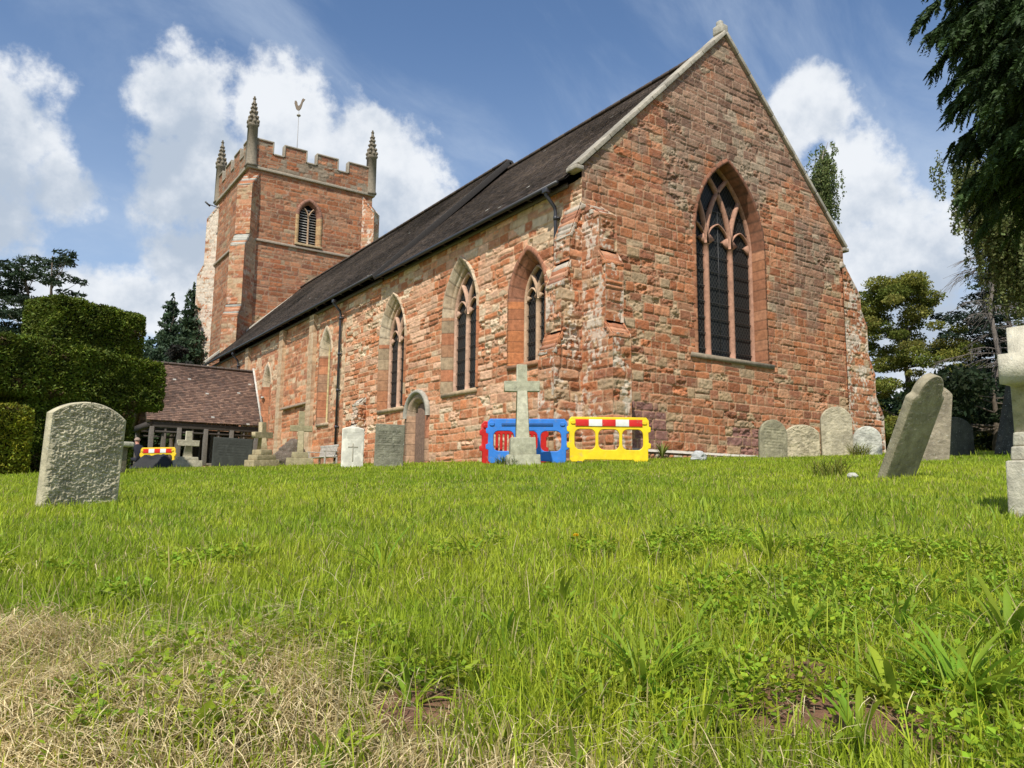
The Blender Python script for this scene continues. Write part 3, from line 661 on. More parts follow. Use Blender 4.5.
def roof(y0, y1, xe, ze, zr, seed):
    mb = MB(); tiled(mb, (xe, y0, ze), (xe, y1, ze), (XC, y0, zr), (XC, y1, zr), .115, .17, DK, seed, .014, .0008)
    xe2 = 2*XC-xe; tiled(mb, (xe2, y0, ze), (xe2, y1, ze), (XC, y0, zr), (XC, y1, zr), .4, .5, DK, seed+1, .02)
    # underside and verge
    mb.add([(xe+.02, y0, ze-.03), (xe+.02, y1, ze-.03), (XC, y1, zr-.04), (XC, y0, zr-.04), (xe2-.02, y0, ze-.03), (xe2-.02, y1, ze-.03)], [[0, 1, 2, 3], [3, 2, 5, 4]], (.05, .04, .035))
    for k in range(int((y1-y0)/.42)):
        mb.box((XC, y0+.21+k*.42, zr+.02), (.30, .405, .10), DK[k % 4], bev=.03)
    return mb.build('roof', M_TILE, church)
roof(16.12, 28.4, 12.62, 8.62, 14.70, 11); roof(28.3, 55.84, 12.55, 8.74, 15.12, 15)
mb = MB()
for y0, x0, z0_, zr in ((28.24, 12.5, 8.60, 15.10),):
    a = np.array([x0, y0, z0_]); b = np.array([XC, y0, zr]); d = b-a; ln = np.linalg.norm(d); ang = atan2(d[2], d[0])
    mb.box((a+b)/2+np.array([-.0, 0, -.04]), (ln, .07, .24), (.045, .04, .036), rot=(0, -ang, 0), bev=.01)
    mb.box((a+b)/2+np.array([2*(XC-(a+b)[0]/2), 0, -.04]), (ln, .07, .24), (.045, .04, .036), rot=(0, ang, 0), bev=.01)
mb.build('verge_board', M_WOOD, church)
mb = MB()   # mortar flashing where the nave roof meets the tower end
a = np.array([12.5, 55.62, 8.86]); b = np.array([XC+.4, 55.62, 15.35]); ang = atan2(b[2]-a[2], b[0]-a[0]); mb.box((a+b)/2, (np.linalg.norm(b-a), .36, .16), (.52, .47, .38), rot=(0, -ang, 0), bev=.02); mb.build('verge_coping', M_COPE, church)
# gable coping with kneelers and apex stump
for sg, nm in ((-1, 0), (1, 0)):
    mb = MB(); n = 11; a = np.array([XC+sg*6.12, 8.92]); b = np.array([XC+sg*.02, 14.98]); rr = np.random.default_rng(3+sg)
    ang = atan2(b[1]-a[1], b[0]-a[0])
    for k in range(n):
        p = a+(b-a)*((k+.5)/n); ln = np.linalg.norm(b-a)/n
        mb.box((p[0], YE+.16, p[1]+.02), (ln-.012, .50+rr.uniform(0, .02), .13), np.array((.37, .33, .26))*rr.uniform(.75, 1.15), rot=(rr.uniform(-.01, .01), -ang, 0), bev=.02)
    mb.box((XC+sg*6.10, YE+.14, 8.86), (.28, .46, .13), (.34, .30, .24), bev=.03)
    mb.build('coping', M_COPE, church)
mb = MB(); mb.box((XC, YE+.16, 15.16), (.30, .40, .30), (.40, .37, .30), bev=.04); mb.box((XC-.02, YE+.16, 15.38), (.17, .20, .22), (.38, .36, .3), bev=.05); mb.build('apex_stone', M_COPE, church)
# gutters and pipes
mb = MB()
for y0, y1, x, z in ((16.4, 28.1, 12.58, 8.56), (28.3, 55.7, 12.5, 8.66)):
    mb.tube([(x, y0, z), (x, y1, z)], .065, 8, (.03, .03, .032))
    for y in np.arange(y0+.5, y1, 1.0): mb.box((x+.12, y, z-.03), (.26, .03, .03), (.03, .03, .03))
    mb.box((13-.06, (y0+y1)/2, 8.56), (.06, y1-y0, .14), (.10, .085, .07))
mb.build('gutter', M_IRON, church, True)
def pipe(y, x=XS-.11, zb=.9):
    mb = MB(); mb.tube([(12.55, y, 8.52), (12.56, y, 8.34), (12.86, y, 8.05), (x, y, 7.9), (x, y, zb)], .052, 10, (.035, .035, .04))
    for z in np.arange(7.8, 1, -1.6): mb.tube([(x, y, z), (x, y, z-.12)], .068, 10, (.035, .035, .04)); mb.box((x+.06, y, z-.06), (.10, .2, .04), (.035, .035, .04))
    mb.box((12.56, y, 8.46), (.16, .2, .14), (.035, .035, .04), bev=.02)
    mb.build('drainpipe', M_IRON, church, True)
pipe(32.45); pipe(16.88); pipe(48.6)

# --- tower
TX0, TX1, TY0, TY1 = 14.75, 24.4, 55.85, 65.0; TZ = 23.45
tower = sub('tower', Vector((TX0, TY0, 1.2))-church.location, church)
T0 = np.array((TX0, TY0, 1.2))
def tbuild(mb, name, m_, sm=False, label=None):
    mb.V = [v-T0 for v in mb.V]; o = mb.build(name, m_, tower, sm, world=False)
    if label: o['label'] = label
    return o
FTE = Face((0, TY0, 0), (1, 0, 0), (0, -1, 0)); FTS = Face((TX0, 0, 0), (0, 1, 0), (-1, 0, 0))
ATW = Arch(19.38, .78, 18.55, 20.75, 1.15)
stT = style(.26, .42, .4, 1.05, grey=.07, ero=.7, jw=.02, seed=120, dark=.80, mort=np.array([.40, .28, .19]), lich=.02)
mb = MB()
panel(mb, FTE, lambda v: TX0, lambda v: TX1, rows(7.5, TZ, .06), .06, stT, [ATW.inside(.03)])
panel(mb, FTS, lambda v: TY0, lambda v: TY1, rows(.8, TZ, .1), .1, stT)
panel(mb, Face((TX1, 0, 0), (0, 1, 0), (1, 0, 0)), lambda v: TY0, lambda v: TY1, rows(.8, TZ, .15), .15, stT)
panel(mb, Face((0, TY1, 0), (1, 0, 0), (0, 1, 0)), lambda v: TX0, lambda v: TX1, rows(.8, TZ, .15), .15, stT)
panel(mb, FTE, lambda v: TX0, lambda v: TX1, rows(.8, 7.5, .2), .2, stT)
tbuild(mb, 'wall', M_SAND, True)
# diagonal buttresses
def diag(cx, cy, ox, oy, st, ww=1.15, scale=1.0):
    o_ = np.array([ox, oy])/sqrt(2); s_ = np.array([-oy, ox])/sqrt(2)
    O = np.array([cx, cy])-o_*ww/2*0.98-s_*ww/2
    b = ww/2
    stg = [(22.1, b+.42, 23.3), (17.4, b+.95, 18.35), (12.2, b+1.35, 13.1), (6.5, b+1.7, 7.4)]
    mb_ = stepped(tower, (O[0], O[1]), o_, s_, stg, ww, st, amp=1.1, dz=.07, zbase=.6, slabcol=(.42, .40, .34))
    me = mb_.data; 
    return mb_
_b = MB.build
diag(TX0, TY0, -1, -1, style(.26, .42, .5, 1.2, grey=.3, ero=.8, jw=.02, seed=130, lich=.15)); diag(TX0, TY1, -1, 1, style(.26, .42, .5, 1.2, grey=.7, ero=.8, jw=.02, seed=131, lich=.85, alt=[(.55, .52, .45), (.48, .46, .4)]))
diag(TX1, TY0, 1, -1, style(.26, .42, .5, 1.2, grey=.5, ero=.8, jw=.02, seed=132, lich=.5)); diag(TX1, TY1, 1, 1, stT)
def ringbox(mb, z, h, out, col, bev=.04):
    x0, x1, y0, y1 = TX0-out, TX1+out, TY0-out, TY1+out; w = .35+out
    mb.box(((x0+x1)/2, y0+w/2, z), (x1-x0, w, h), col, bev=bev); mb.box(((x0+x1)/2, y1-w/2, z), (x1-x0, w, h), col, bev=bev)
    mb.box((x0+w/2, (y0+y1)/2, z-.003), (w, y1-y0-2*w, h), col, bev=bev); mb.box((x1-w/2, (y0+y1)/2, z-.003), (w, y1-y0-2*w, h), col, bev=bev)
mb = MB(); ringbox(mb, 23.55, .22, .17, (.34, .29, .22), .05); tbuild(mb, 'string_course', M_COPE)
mb = MB(); ringbox(mb, 18.2, .2, .13, (.36, .29, .22), .05); tbuild(mb, 'string_course', M_COPE)
# battlements
stP = style(.26, .4, .45, 1.0, grey=.3, ero=.8, jw=.018, seed=140, dark=.74, mort=np.array([.34, .27, .2]), alt=[(.36, .31, .24), (.3, .26, .2)])
def battle(face, u0, u1, inner):
    mb = MB(); zc, zm = 24.85, 25.75
    L_ = u1-u0; mer = [(.35, 1.62), (2.55, 4.15), (5.05, 6.65), (7.6, L_-.35)]
    panel(mb, face, lambda v: u0, lambda v: u1, rows(23.6, zc, .06), .06, stP)
    fi = Face(face.O-face.N*.42, face.U, -face.N); panel(mb, fi, lambda v: u0, lambda v: u1, rows(23.6, zc, .2), .2, stP)
    cap = MB()
    edges = [0]+[x for m_ in mer for x in m_]+[L_]
    def capbox(a, b, z, wd=.56, h=.12):
        c = face.P(u0+(a+b)/2, z, -.21); sz = (b-a, wd, h) if abs(face.U[0]) > .5 else (wd, b-a, h)
        cap.box(c, sz, np.array((.36, .31, .24))*random.uniform(.85, 1.1), bev=.03)
    for a, b in mer:
        panel(mb, face, lambda v: u0+a, lambda v: u0+b, rows(zc, zm, .06), .06, stP)
        panel(mb, fi, lambda v: u0+a, lambda v: u0+b, rows(zc, zm, .2), .2, stP)
        for e, sg in ((a, -1), (b, 1)):
            fe = Face(face.P(u0+e, 0, -.42), face.N, face.U*sg); panel(mb, fe, lambda v: 0, lambda v: .42, rows(zc, zm, .1), .1, stP)
            c = face.P(u0+e+sg*.04, (zc+zm)/2+.05, -.21); sz = (.1, .54, zm-zc) if abs(face.U[0]) > .5 else (.54, .1, zm-zc); cap.box(c, sz, (.34, .29, .22), bev=.025)
        capbox(a-.08, b+.08, zm+.05)
    for a, b in zip([0]+[m_[1] for m_ in mer], [m_[0] for m_ in mer]+[L_]):
        if b-a > .4: capbox(a+.1, b-.1, zc+.05)
    tbuild(mb, 'battlement', M_SAND, True); tbuild(cap, 'coping', M_COPE)
battle(Face((0, TY0-.02, 0), (1, 0, 0), (0, -1, 0)), TX0, TX1, 0); battle(Face((TX0-.02, 0, 0), (0, 1, 0), (-1, 0, 0)), TY0, TY1, 0)
battle(Face((0, TY1+.02, 0), (1, 0, 0), (0, 1, 0)), TX0, TX1, 0); battle(Face((TX1+.02, 0, 0), (0, 1, 0), (1, 0, 0)), TY0, TY1, 0)
mb = MB(); mb.add([(TX0, TY0, 24.0), (TX1, TY0, 24.0), (TX1, TY1, 24.0), (TX0, TY1, 24.0), (19.6, 60.4, 24.9)], [[0, 1, 4], [1, 2, 4], [2, 3, 4], [3, 0, 4]], (.2, .2, .2)); tbuild(mb, 'lead_roof', M_LEAD)
for cx, cy in ((TX0+.12, TY0+.12), (TX1-.12, TY0+.12), (TX0+.12, TY1-.12), (TX1-.12, TY1-.12)):
    mb = MB(); c = (.22, .185, .135); Mt = Matrix.Translation((cx, cy, 0))
    mb.lathe([(.36, 23.6), (.36, 23.75), (.31, 23.85), (.30, 26.6), (.36, 26.68), (.36, 26.82), (.26, 26.9)], col=c, M=Mt, sq=True)
    mb.lathe([(.26, 26.9), (.20, 27.5), (.12, 28.3), (.07, 28.75), (.05, 28.8)], col=c, M=Mt, sq=True)
    for fz, fr in ((27.0, .36), (27.35, .30), (27.75, .24), (28.1, .19), (28.4, .15)):
        for k in range(4):
            for aa in (pi/2*k, pi/2*k+pi/4):
                rr_ = fr*(1.12 if aa % (pi/2) > .1 else .95)
                bm = bmesh.new(); bmesh.ops.create_icosphere(bm, subdivisions=1, radius=.095*fr/.3+.02); bm.transform(Matrix.Translation((cx+rr_*cos(aa), cy+rr_*sin(aa), fz+.04*(aa % (pi/2) > .1))) @ Matrix.Diagonal((1, 1, 1.2, 1))); mb.bmadd(bm, c)
    for sx, sy in ((0, -1), (-1, 0), (1, 0), (0, 1)):   # little gablets round the foot of the spire
        mb.slab([[(-.24, 26.8), (.24, 26.8), (0, 27.35)]], .1, .01, c, M=Matrix.Translation((cx+sx*.32, cy+sy*.32, 0)) @ Matrix.Rotation(atan2(sx, -sy) if True else 0, 4, 'Z'))
    bm = bmesh.new(); bmesh.ops.create_icosphere(bm, subdivisions=1, radius=.12); bm.transform(Matrix.Translation((cx, cy, 28.85)) @ Matrix.Diagonal((1.3, 1.3, .7, 1))); mb.bmadd(bm, c)
    bm = bmesh.new(); bmesh.ops.create_icosphere(bm, subdivisions=1, radius=.08); bm.transform(Matrix.Translation((cx, cy, 29.0))); mb.bmadd(bm, c)
    tbuild(mb, 'pinnacle', M_COPE)
# belfry opening with louvres
mb = MB(); surround(mb, FTE, ATW, [(.26, -.04), (.25, .03), (.02, .03), (0, 0), (-.14, -.38)], [(.42, .24, .12), (.46, .30, .15)], .36, 4, [(.30, .15, .1)])
mb.box((19.38, TY0-.06, 18.45), (2.1, .3, .17), (.42, .31, .18), bev=.03)
bar(mb, FTE, [(19.38, z) for z in np.linspace(18.55, 20.9, 8)], .13, .16, -.1, (.40, .27, .17))
G_ = Arch(19.38, .64, 18.55, 20.75, .95)
for sg in (-1, 1): bar(mb, FTE, ring_arc(Arch(19.38, .64, 18.55, 20.6, .95), 0, sg, G_.inside(0)), .10, .14, -.1, (.40, .27, .17))
tbuild(mb, 'belfry_opening', M_DRESS)
mb = MB()
for k in range(14):
    z = 18.66+k*.205; hwz = .64 if z < 20.75 else sqrt(max(.0, G_.r**2-(z-20.75)**2))-(G_.r-G_.hw)
    if hwz > .12: mb.box((19.38, TY0+.36, z), (hwz*2, .22, .03), (.36, .34, .30), rot=(R(38), 0, 0))
tbuild(mb, 'louvre', M_WOOD)
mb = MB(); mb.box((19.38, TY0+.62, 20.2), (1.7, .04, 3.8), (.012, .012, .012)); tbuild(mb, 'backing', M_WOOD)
# weather vane
mb = MB(); wx, wy = 19.65, 60.4; mb.tube([(wx, wy, 24.6), (wx, wy, 31.4)], [.05, .025], 8, (.35, .34, .33))
bm = bmesh.new(); bmesh.ops.create_uvsphere(bm, u_segments=10, v_segments=8, radius=.17); bm.transform(Matrix.Translation((wx, wy, 30.8)) @ Matrix.Diagonal((1, 1, .6, 1))); mb.bmadd(bm, (.3, .27, .2))
mb.box((wx, wy, 26.1), (.3, .3, .06), (.3, .3, .3))
for sx, sy in ((-3.4, -2), (3.4, -2), (-3.4, 2.5), (3.4, 2.5)): mb.tube([(wx, wy, 26.1), (wx+sx, wy+sy, 24.4)], .016, 5, (.2, .2, .2))
cock = [(-.52, .62), (-.40, .30), (-.30, .05), (-.12, -.10), (.05, -.12), (.2, 0), (.30, .22), (.38, .48), (.52, .60), (.62, .72), (.50, .76), (.40, .86), (.28, .76), (.18, .5), (.08, .34), (-.08, .30), (-.18, .42), (-.24, .66), (-.34, .82), (-.5, .86)]
mb.slab([cock], .05, .01, (.20, .15, .10), M=Matrix.Translation((wx, wy, 31.35)) @ Matrix.Rotation(R(-62), 4, 'Z'))
tbuild(mb, 'weather_vane', M_IRON)
mb = MB(); mb.tube([(TX0-.1, 63.5, 22.7), (TX0-1.1, 63.2, 22.75)], .03, 6, (.05, .05, .05)); mb.tube([(TX0-.9, 63.2, 22.6), (TX0-1.3, 63.2, 22.9)], .07, 6, (.06, .06, .06)); tbuild(mb, 'floodlight', M_IRON)

# --- timber south porch
PX0, PX1, PYE, PYR = 7.15, 13.0, 43.5, 45.6
porch = sub('porch', Vector((PX0, PYE, 1.0))-church.location, church); PO = np.array((PX0, PYE, 1.0))
def pbuild(mb, name, m_, sm=False): mb.V = [v-PO for v in mb.V]; return mb.build(name, m_, porch, sm, world=False)
RT = [(.19, .115, .085), (.155, .095, .073), (.215, .135, .10), (.13, .085, .068)]
mb = MB(); tiled(mb, (PX0, PYE-.1, 3.72), (PX1, PYE-.1, 3.72), (PX0+.05, PYR, 7.0), (PX1, PYR, 7.0), .115, .17, RT, 33, .02, .004)
tiled(mb, (PX0, 2*PYR-PYE+.1, 3.72), (PX1, 2*PYR-PYE+.1, 3.72), (PX0+.05, PYR, 7.0), (PX1, PYR, 7.0), .2, .25, RT, 34, .02)
for k in range(14): mb.box((PX0+.2+k*.42, PYR, 7.03), (.40, .26, .1), (.13, .10, .085), bev=.03)
pbuild(mb, 'tiled_roof', M_TILE)
mb = MB(); zf = 1.55; dk = (.055, .045, .038); gy = (.16, .14, .12)
for yy in (PYE+.1, 2*PYR-PYE-.1):
    mb.box(((PX0+PX1)/2+.1, yy, 3.5), (PX1-PX0-.2, .18, .28), dk, bev=.02); mb.box(((PX0+PX1)/2+.1, yy, zf), (PX1-PX0-.2, .2, .12), (.2, .17, .14), bev=.02)
    mb.box(((PX0+PX1)/2+.1, yy, 3.15), (PX1-PX0-.2, .1, .10), dk)
mb.box((PX0+.2, PYR, 3.5), (.2, 4.2, .3), dk); 
for sg in (-1, 1): mb.tube([(PX0+.12, PYR+sg*2.1, 3.6), (PX0+.12, PYR, 6.9)], .13, 4, (.10, .08, .06))
pbuild(mb, 'timber_frame', M_WOOD)
mb = MB()
for k in range(12): mb.box((PX0+2.9+k*.245, 2*PYR-PYE-.06, 2.5), (.235, .03, 1.85), (.05, .04, .032), bev=.004)  # dark boards added to make the porch inside look shaded
pbuild(mb, 'shade_boarding', M_WOOD)
for yy in (PYE+.1, 2*PYR-PYE-.1):
    for k, x in enumerate(np.linspace(PX0+.3, PX1-.25, 9)):
        mb = MB(); big = k % 2 == 0; w = .22 if big else .10
        mb.box((x, yy+(.0 if big else .01), (zf+3.4)/2), (w, w, 3.4-zf), gy if big else (.12, .10, .085), bev=.015)
        pbuild(mb, 'post', M_WOOD)
stPl = style(.14, .25, .2, .55, grey=.5, ero=1.6, seed=55, alt=PALE, warp=2)
for yy, nn in ((PYE+.0, -1), (2*PYR-PYE-.2, -1)):
    mb = MB(); panel(mb, Face((0, yy, 0), (1, 0, 0), (0, nn, 0)), lambda v: PX0+.15, lambda v: PX1, rows(.3, zf-.05, .05), .05, stPl)
    panel(mb, Face((0, yy+.24, 0), (1, 0, 0), (0, -nn, 0)), lambda v: PX0+.15, lambda v: PX1, rows(.3, zf-.05, .1), .1, stPl)
    pbuild(mb, 'dwarf_wall', M_SAND, True)
mb = MB(); mb.box((PX1-.05, PYE+.0, 5.3), (.14, .14, .1), (.5, .5, .45)); a = np.array([PYE-.1, 3.75]); b = np.array([PYR, 7.1])
mb.box((PX1-.04, (a[0]+b[0])/2-.06, (a[1]+b[1])/2+.08), (.12, np.linalg.norm(b-a), .05), (.55, .52, .46), rot=(atan2(b[1]-a[1], b[0]-a[0]), 0, 0)); pbuild(mb, 'mortar_fillet', M_COPE)
# ================================================================ graveyard stones
def headstone(name, label, cat, loc, rz, w, h, th, top='round', lean=(0, 0), col=(.36, .35, .28), relief=.004, group=None, m=None, seed=0, du=.02, shoulder=None, carve=None, sink=.15, colvar=.36):
    o = empty(name, (loc[0], loc[1], gz(*loc[:2])), label, cat, group)
    o.rotation_euler = mathutils.Euler((R(lean[0]), R(lean[1]), 0)).to_matrix().to_4x4().__matmul__(Matrix.Identity(4)).to_euler()
    o.rotation_euler = (Matrix.Rotation(rz, 4, 'Z') @ Matrix.Rotation(R(lean[0]), 4, 'X') @ Matrix.Rotation(R(lean[1]), 4, 'Y')).to_euler()
    a = w/2
    if top == 'round': hs = h-a; half = lambda v: a if v < hs else sqrt(max(0, a*a-(v-hs)**2))
    elif top == 'segment':
        rise = shoulder or .12; hs = h-rise; r = (a*a+rise*rise)/(2*rise); half = lambda v: a if v < hs else sqrt(max(0, r*r-(r-rise+v-hs)**2))
    elif top == 'flat': hs = h-.01; half = lambda v: a if v < hs else a-.004
    elif top == 'camber': rise = .05; hs = h-rise; r = (a*a+rise*rise)/(2*rise); half = lambda v: a if v < hs else sqrt(max(0, r*r-(r-rise+v-hs)**2))
    elif top == 'shoulder':
        b = a*.74; hs = h-b
        def half(v):
            if v < hs-.06: return a
            if v < hs: return a-(a-b)*sstep(np.array(v), hs-.06, hs).item()
            return sqrt(max(0, b*b-(v-hs)**2))
    elif top == 'lobed':
        def half(v):
            k = a*(.92+.08*cos(v*6)); b = a*1.0; hs_ = h-b
            if v < hs_-.04: return a*.80
            if v < hs_+.02: return a*.88
            return sqrt(max(0, b*b-max(0, v-hs_)**2))
    vs = np.concatenate([np.arange(-sink, h*.55, du), h*.55+(h*.45)*np.sin(np.linspace(0, pi/2, int(h*.6/du)+6))]); vs[-1] = h-1e-4
    Lv = np.array([half(v) for v in vs]); n = max(6, int(w/du)); t = np.linspace(-1, 1, n)
    U = Lv[:, None]*t; V = np.repeat(vs[:, None], n, 1)
    mb = MB(); idx = np.arange(len(vs)*n).reshape(len(vs), n); F = np.stack([idx[:-1, :-1], idx[:-1, 1:], idx[1:, 1:], idx[1:, :-1]], -1).reshape(-1, 4)
    edge = np.clip(np.minimum(a*1.0-np.abs(U), np.minimum(Lv[:, None]-np.abs(U), (h-V)*.8))/.03, 0, 1)
    for sg in (-1, 1):
        rdg = np.abs(fbm(U*34+9*sg, V*52, seed+3, 3)-.5)*4; D = (.55-rdg)*relief+(fbm(U*14, V*30, seed+5, 3)-.5)*relief+(fbm(U*3, V*3, seed+7, 2)-.5)*relief*2
        if carve and sg == -1:
            ln = np.abs(((V-carve[0])/carve[1]) % 1-.5); inr = (V > carve[0]) & (V < carve[2]) & (np.abs(U) < a*.78)
            D = D-relief*2.2*inr*(ln < .26)*(noise(U*42, np.floor((V-carve[0])/carve[1])*9.1, seed+4) > .42)
        D = D*edge-(1-edge)*.004
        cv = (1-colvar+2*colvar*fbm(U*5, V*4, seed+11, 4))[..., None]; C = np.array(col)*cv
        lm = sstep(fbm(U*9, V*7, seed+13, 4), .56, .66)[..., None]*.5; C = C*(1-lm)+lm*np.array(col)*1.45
        P = np.stack([U, sg*(th/2+D), V], -1)
        mb.add(P.reshape(-1, 3), F if sg < 0 else F[:, ::-1], C.reshape(-1, 3))
    # rim
    pl = [(-Lv[i], vs[i]) for i in range(len(vs))]+[(Lv[i], vs[i]) for i in range(len(vs)-1, -1, -1)]; pl = np.array(pl); k = 4; ys = np.array([-th/2-(-.004), -th/2+.012, th/2-.012, th/2-.004])
    V = []; 
    for q, y in enumerate(ys):
        e = .0 if q in (0, 3) else .010
        nx = np.sign(pl[:, 0])*np.clip(np.abs(pl[:, 0])/a, 0, 1); nz = np.clip((pl[:, 1]-h*.75)/(h*.25), 0, 1)
        V.append(np.stack([pl[:, 0]+e*nx, np.full(len(pl), y), pl[:, 1]+e*nz], 1))
    V = np.array(V); mm = len(pl); idx = np.arange(k*mm).reshape(k, mm); F = np.stack([idx[:-1, :-1], idx[:-1, 1:], idx[1:, 1:], idx[1:, :-1]], -1).reshape(-1, 4)
    cc = np.array(col)*1.1*(.8+.5*fbm(V[..., 2].ravel()*6, V[..., 1].ravel()*12, seed+20, 3))[:, None]
    mb.add(V.reshape(-1, 3), F, cc)
    mesh = mb.build('slab', m or M_GREYSTONE, None, True, world=False); mesh.name = name
    # a stone is one mesh: replace the empty
    mesh.location = o.location; mesh.rotation_euler = o.rotation_euler; tag(mesh, label, cat, group); bpy.data.objects.remove(o)
    mesh.name = name
    return mesh
G = 'old headstones standing in the churchyard'
headstone('gravestone', 'broad grey headstone with a gently arched top and deeply pitted face, nearest on the left', 'gravestone', (.785, 7.74), R(25), .655, .88, .09, 'segment', (1, 1.2), (.40, .355, .235), .016, G, seed=5, du=.0055, shoulder=.12)
headstone('gravestone', 'tall round-topped headstone leaning far forward with its face in shade', 'gravestone', (8.86, 5.10), R(-3), .55, 1.27, .11, 'shoulder', (28, -6), (.27, .235, .155), .006, G, seed=8, du=.018)
headstone('gravestone', 'round-topped dark grey headstone with ruled lines, beside the rough low headstone', 'gravestone', (15.88, 12.18), R(-18), .72, .94, .12, 'round', (-2, 3), (.25, .225, .145), .005, G, seed=11, du=.02, carve=(.2, .075, .75))
headstone('gravestone', 'low rough headstone between the dark round-topped one and the tall one against the wall', 'gravestone', (17.33, 12.42), R(-38), .86, .83, .14, 'segment', (3, -1), (.42, .36, .24), .02, G, seed=12, shoulder=.2)
headstone('gravestone', 'tallest of the headstones against the east wall, with a carved emblem under its round top', 'gravestone', (18.05, 11.90), R(-40), .74, 1.27, .14, 'round', (1, 0), (.40, .35, .24), .012, G, seed=13)
headstone('gravestone', 'small pale headstone overgrown by weeds at the north corner buttress', 'gravestone', (18.72, 11.50), R(-40), .68, .76, .12, 'round', (0, 2), (.46, .45, .38), .012, G, seed=14)
headstone('gravestone', 'broad rough grey headstone standing behind the leaning one', 'gravestone', (14.02, 7.45), R(-45), .62, 1.36, .13, 'segment', (3, 5), (.28, .235, .165), .010, G, seed=15, shoulder=.16)
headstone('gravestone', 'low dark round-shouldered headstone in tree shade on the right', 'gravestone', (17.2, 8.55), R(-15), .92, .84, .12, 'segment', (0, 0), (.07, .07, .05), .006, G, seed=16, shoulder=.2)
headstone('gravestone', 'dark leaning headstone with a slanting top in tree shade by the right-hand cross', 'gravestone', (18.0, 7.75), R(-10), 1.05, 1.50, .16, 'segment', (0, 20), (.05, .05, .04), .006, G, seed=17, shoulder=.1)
headstone('gravestone', 'clean white war-grave headstone with a slightly curved top', 'gravestone', (6.93, 16.42), R(-15), .46, .90, .09, 'camber', (0, 0), (.66, .62, .52), .0015, G, m=M_CLEANSTONE, seed=18, carve=(.62, .04, .78))
headstone('gravestone', 'square-topped dark grey headstone beside the white war grave', 'gravestone', (7.60, 15.98), R(-22), .62, .94, .10, 'flat', (0, 1), (.18, .17, .12), .006, G, seed=19, carve=(.2, .05, .8))
headstone('gravestone', 'wide dark slate headstone in front of the timber porch', 'gravestone', (7.05, 26.65), R(-5), 1.22, .98, .08, 'flat', (0, 1), (.050, .052, .045), .002, G, m=M_CLEANSTONE, seed=20, carve=(.35, .09, .85), colvar=.1)
# carved devices
mb = MB(); d = bpy.data.objects['gravestone.009'] if 'gravestone.009' in bpy.data.objects else None
for (x, z, sx, sz) in ((0, .34, .03, .40), (0, .46, .22, .03)): mb.box((x, -.047, z), (sx, .008, sz), (.42, .38, .30), bev=.003)
if d: o = mb.build('carved_cross', M_CLEANSTONE, d, world=False); o['label'] = 'plain cross cut into the white stone'
def cross(label, loc, rz, H, arm_z, arm_w, sw, st_, th, plinth, col, group='stone crosses standing on graves', lean=(0, 0), cat='gravestone', m=None, side=None):
    o = empty('stone_cross', (loc[0], loc[1], gz(*loc)), label, 'stone cross', group); o.rotation_euler = (Matrix.Rotation(rz, 4, 'Z') @ Matrix.Rotation(R(lean[0]), 4, 'X') @ Matrix.Rotation(R(lean[1]), 4, 'Y')).to_euler()
    zb = plinth[-1][1] if plinth else 0; ah = st_*.5
    mb = MB(); mb.slab([[(-sw/2, zb-.02), (sw/2, zb-.02), (st_/2, arm_z-ah), (arm_w/2, arm_z-ah), (arm_w/2, arm_z+ah), (st_/2, arm_z+ah), (st_/2*.95, H), (-st_/2*.95, H), (-st_/2, arm_z+ah), (-arm_w/2, arm_z+ah), (-arm_w/2, arm_z-ah), (-st_/2, arm_z-ah)]], th, .012, col)
    mb.build('cross_shaft', m or M_GREYSTONE, o, world=False)
    z0 = -.2
    for k, (w, z1, d) in enumerate(plinth):
        mb = MB(); mb.box((0, 0, (z0+z1)/2), (w, d, z1-z0), np.array(col)*(.95 if k % 2 else 1.0), bev=.015, taper=.95); mb.build('plinth', m or M_GREYSTONE, o, world=False); z0 = z1+.001
    return o
cross('tall grey stone cross on a stepped plinth in front of the blue barrier', (9.47, 13.50), R(-30), 2.12, 1.66, .74, .29, .22, .18, [(.72, .22, .62), (.54, .58, .46)], (.40, .385, .27), lean=(0, -1))
cross('stone cross at the right edge rising from three steps, nearest of the crosses', tuple(ray_at(1046, 500, 5.5)[:2]), R(2), 1.33, 1.01, .56, .20, .21, .26, [(.44, .38, .33), (.34, .48, .28), (.27, .58, .265)], (.50, .46, .35))
cross('lichened stone cross on a rough base, nearest the wooden bench', (8.20, 23.42), R(-20), 1.68, 1.16, .66, .20, .18, .16, [(.82, .26, .6), (.5, .44, .42)], (.33, .28, .16))
o = cross('stone cross with an orange stepped side plinth, right of the dark slate stone', (6.66, 22.05), R(25), 1.26, .90, .64, .26, .17, .15, [(.95, .22, .4), (.68, .36, .38), (.42, .50, .36)], (.38, .31, .18), lean=(0, -3))
cross('pale stone cross on a sloping base in front of the porch', (5.38, 25.30), R(-5), 1.14, .78, .62, .28, .18, .16, [(.85, .26, .5), (.6, .36, .4)], (.42, .38, .27))
# chest tomb on the left
t = empty('chest_tomb', (2.02, 18.0, gz(2.02, 18.0)), 'low chest tomb with a pale flat lid behind the nearest headstone', 'tomb', rz=R(15))
mb = MB(); mb.box((0, 0, .22), (.72, 1.5, .66), (.16, .135, .085), bev=.02); mb.build('tomb_chest', M_GREYSTONE, t, world=False)
mb = MB(); mb.box((0, 0, .60), (.88, 1.7, .10), (.46, .43, .33), bev=.03); mb.build('tomb_lid', M_GREYSTONE, t, world=False)
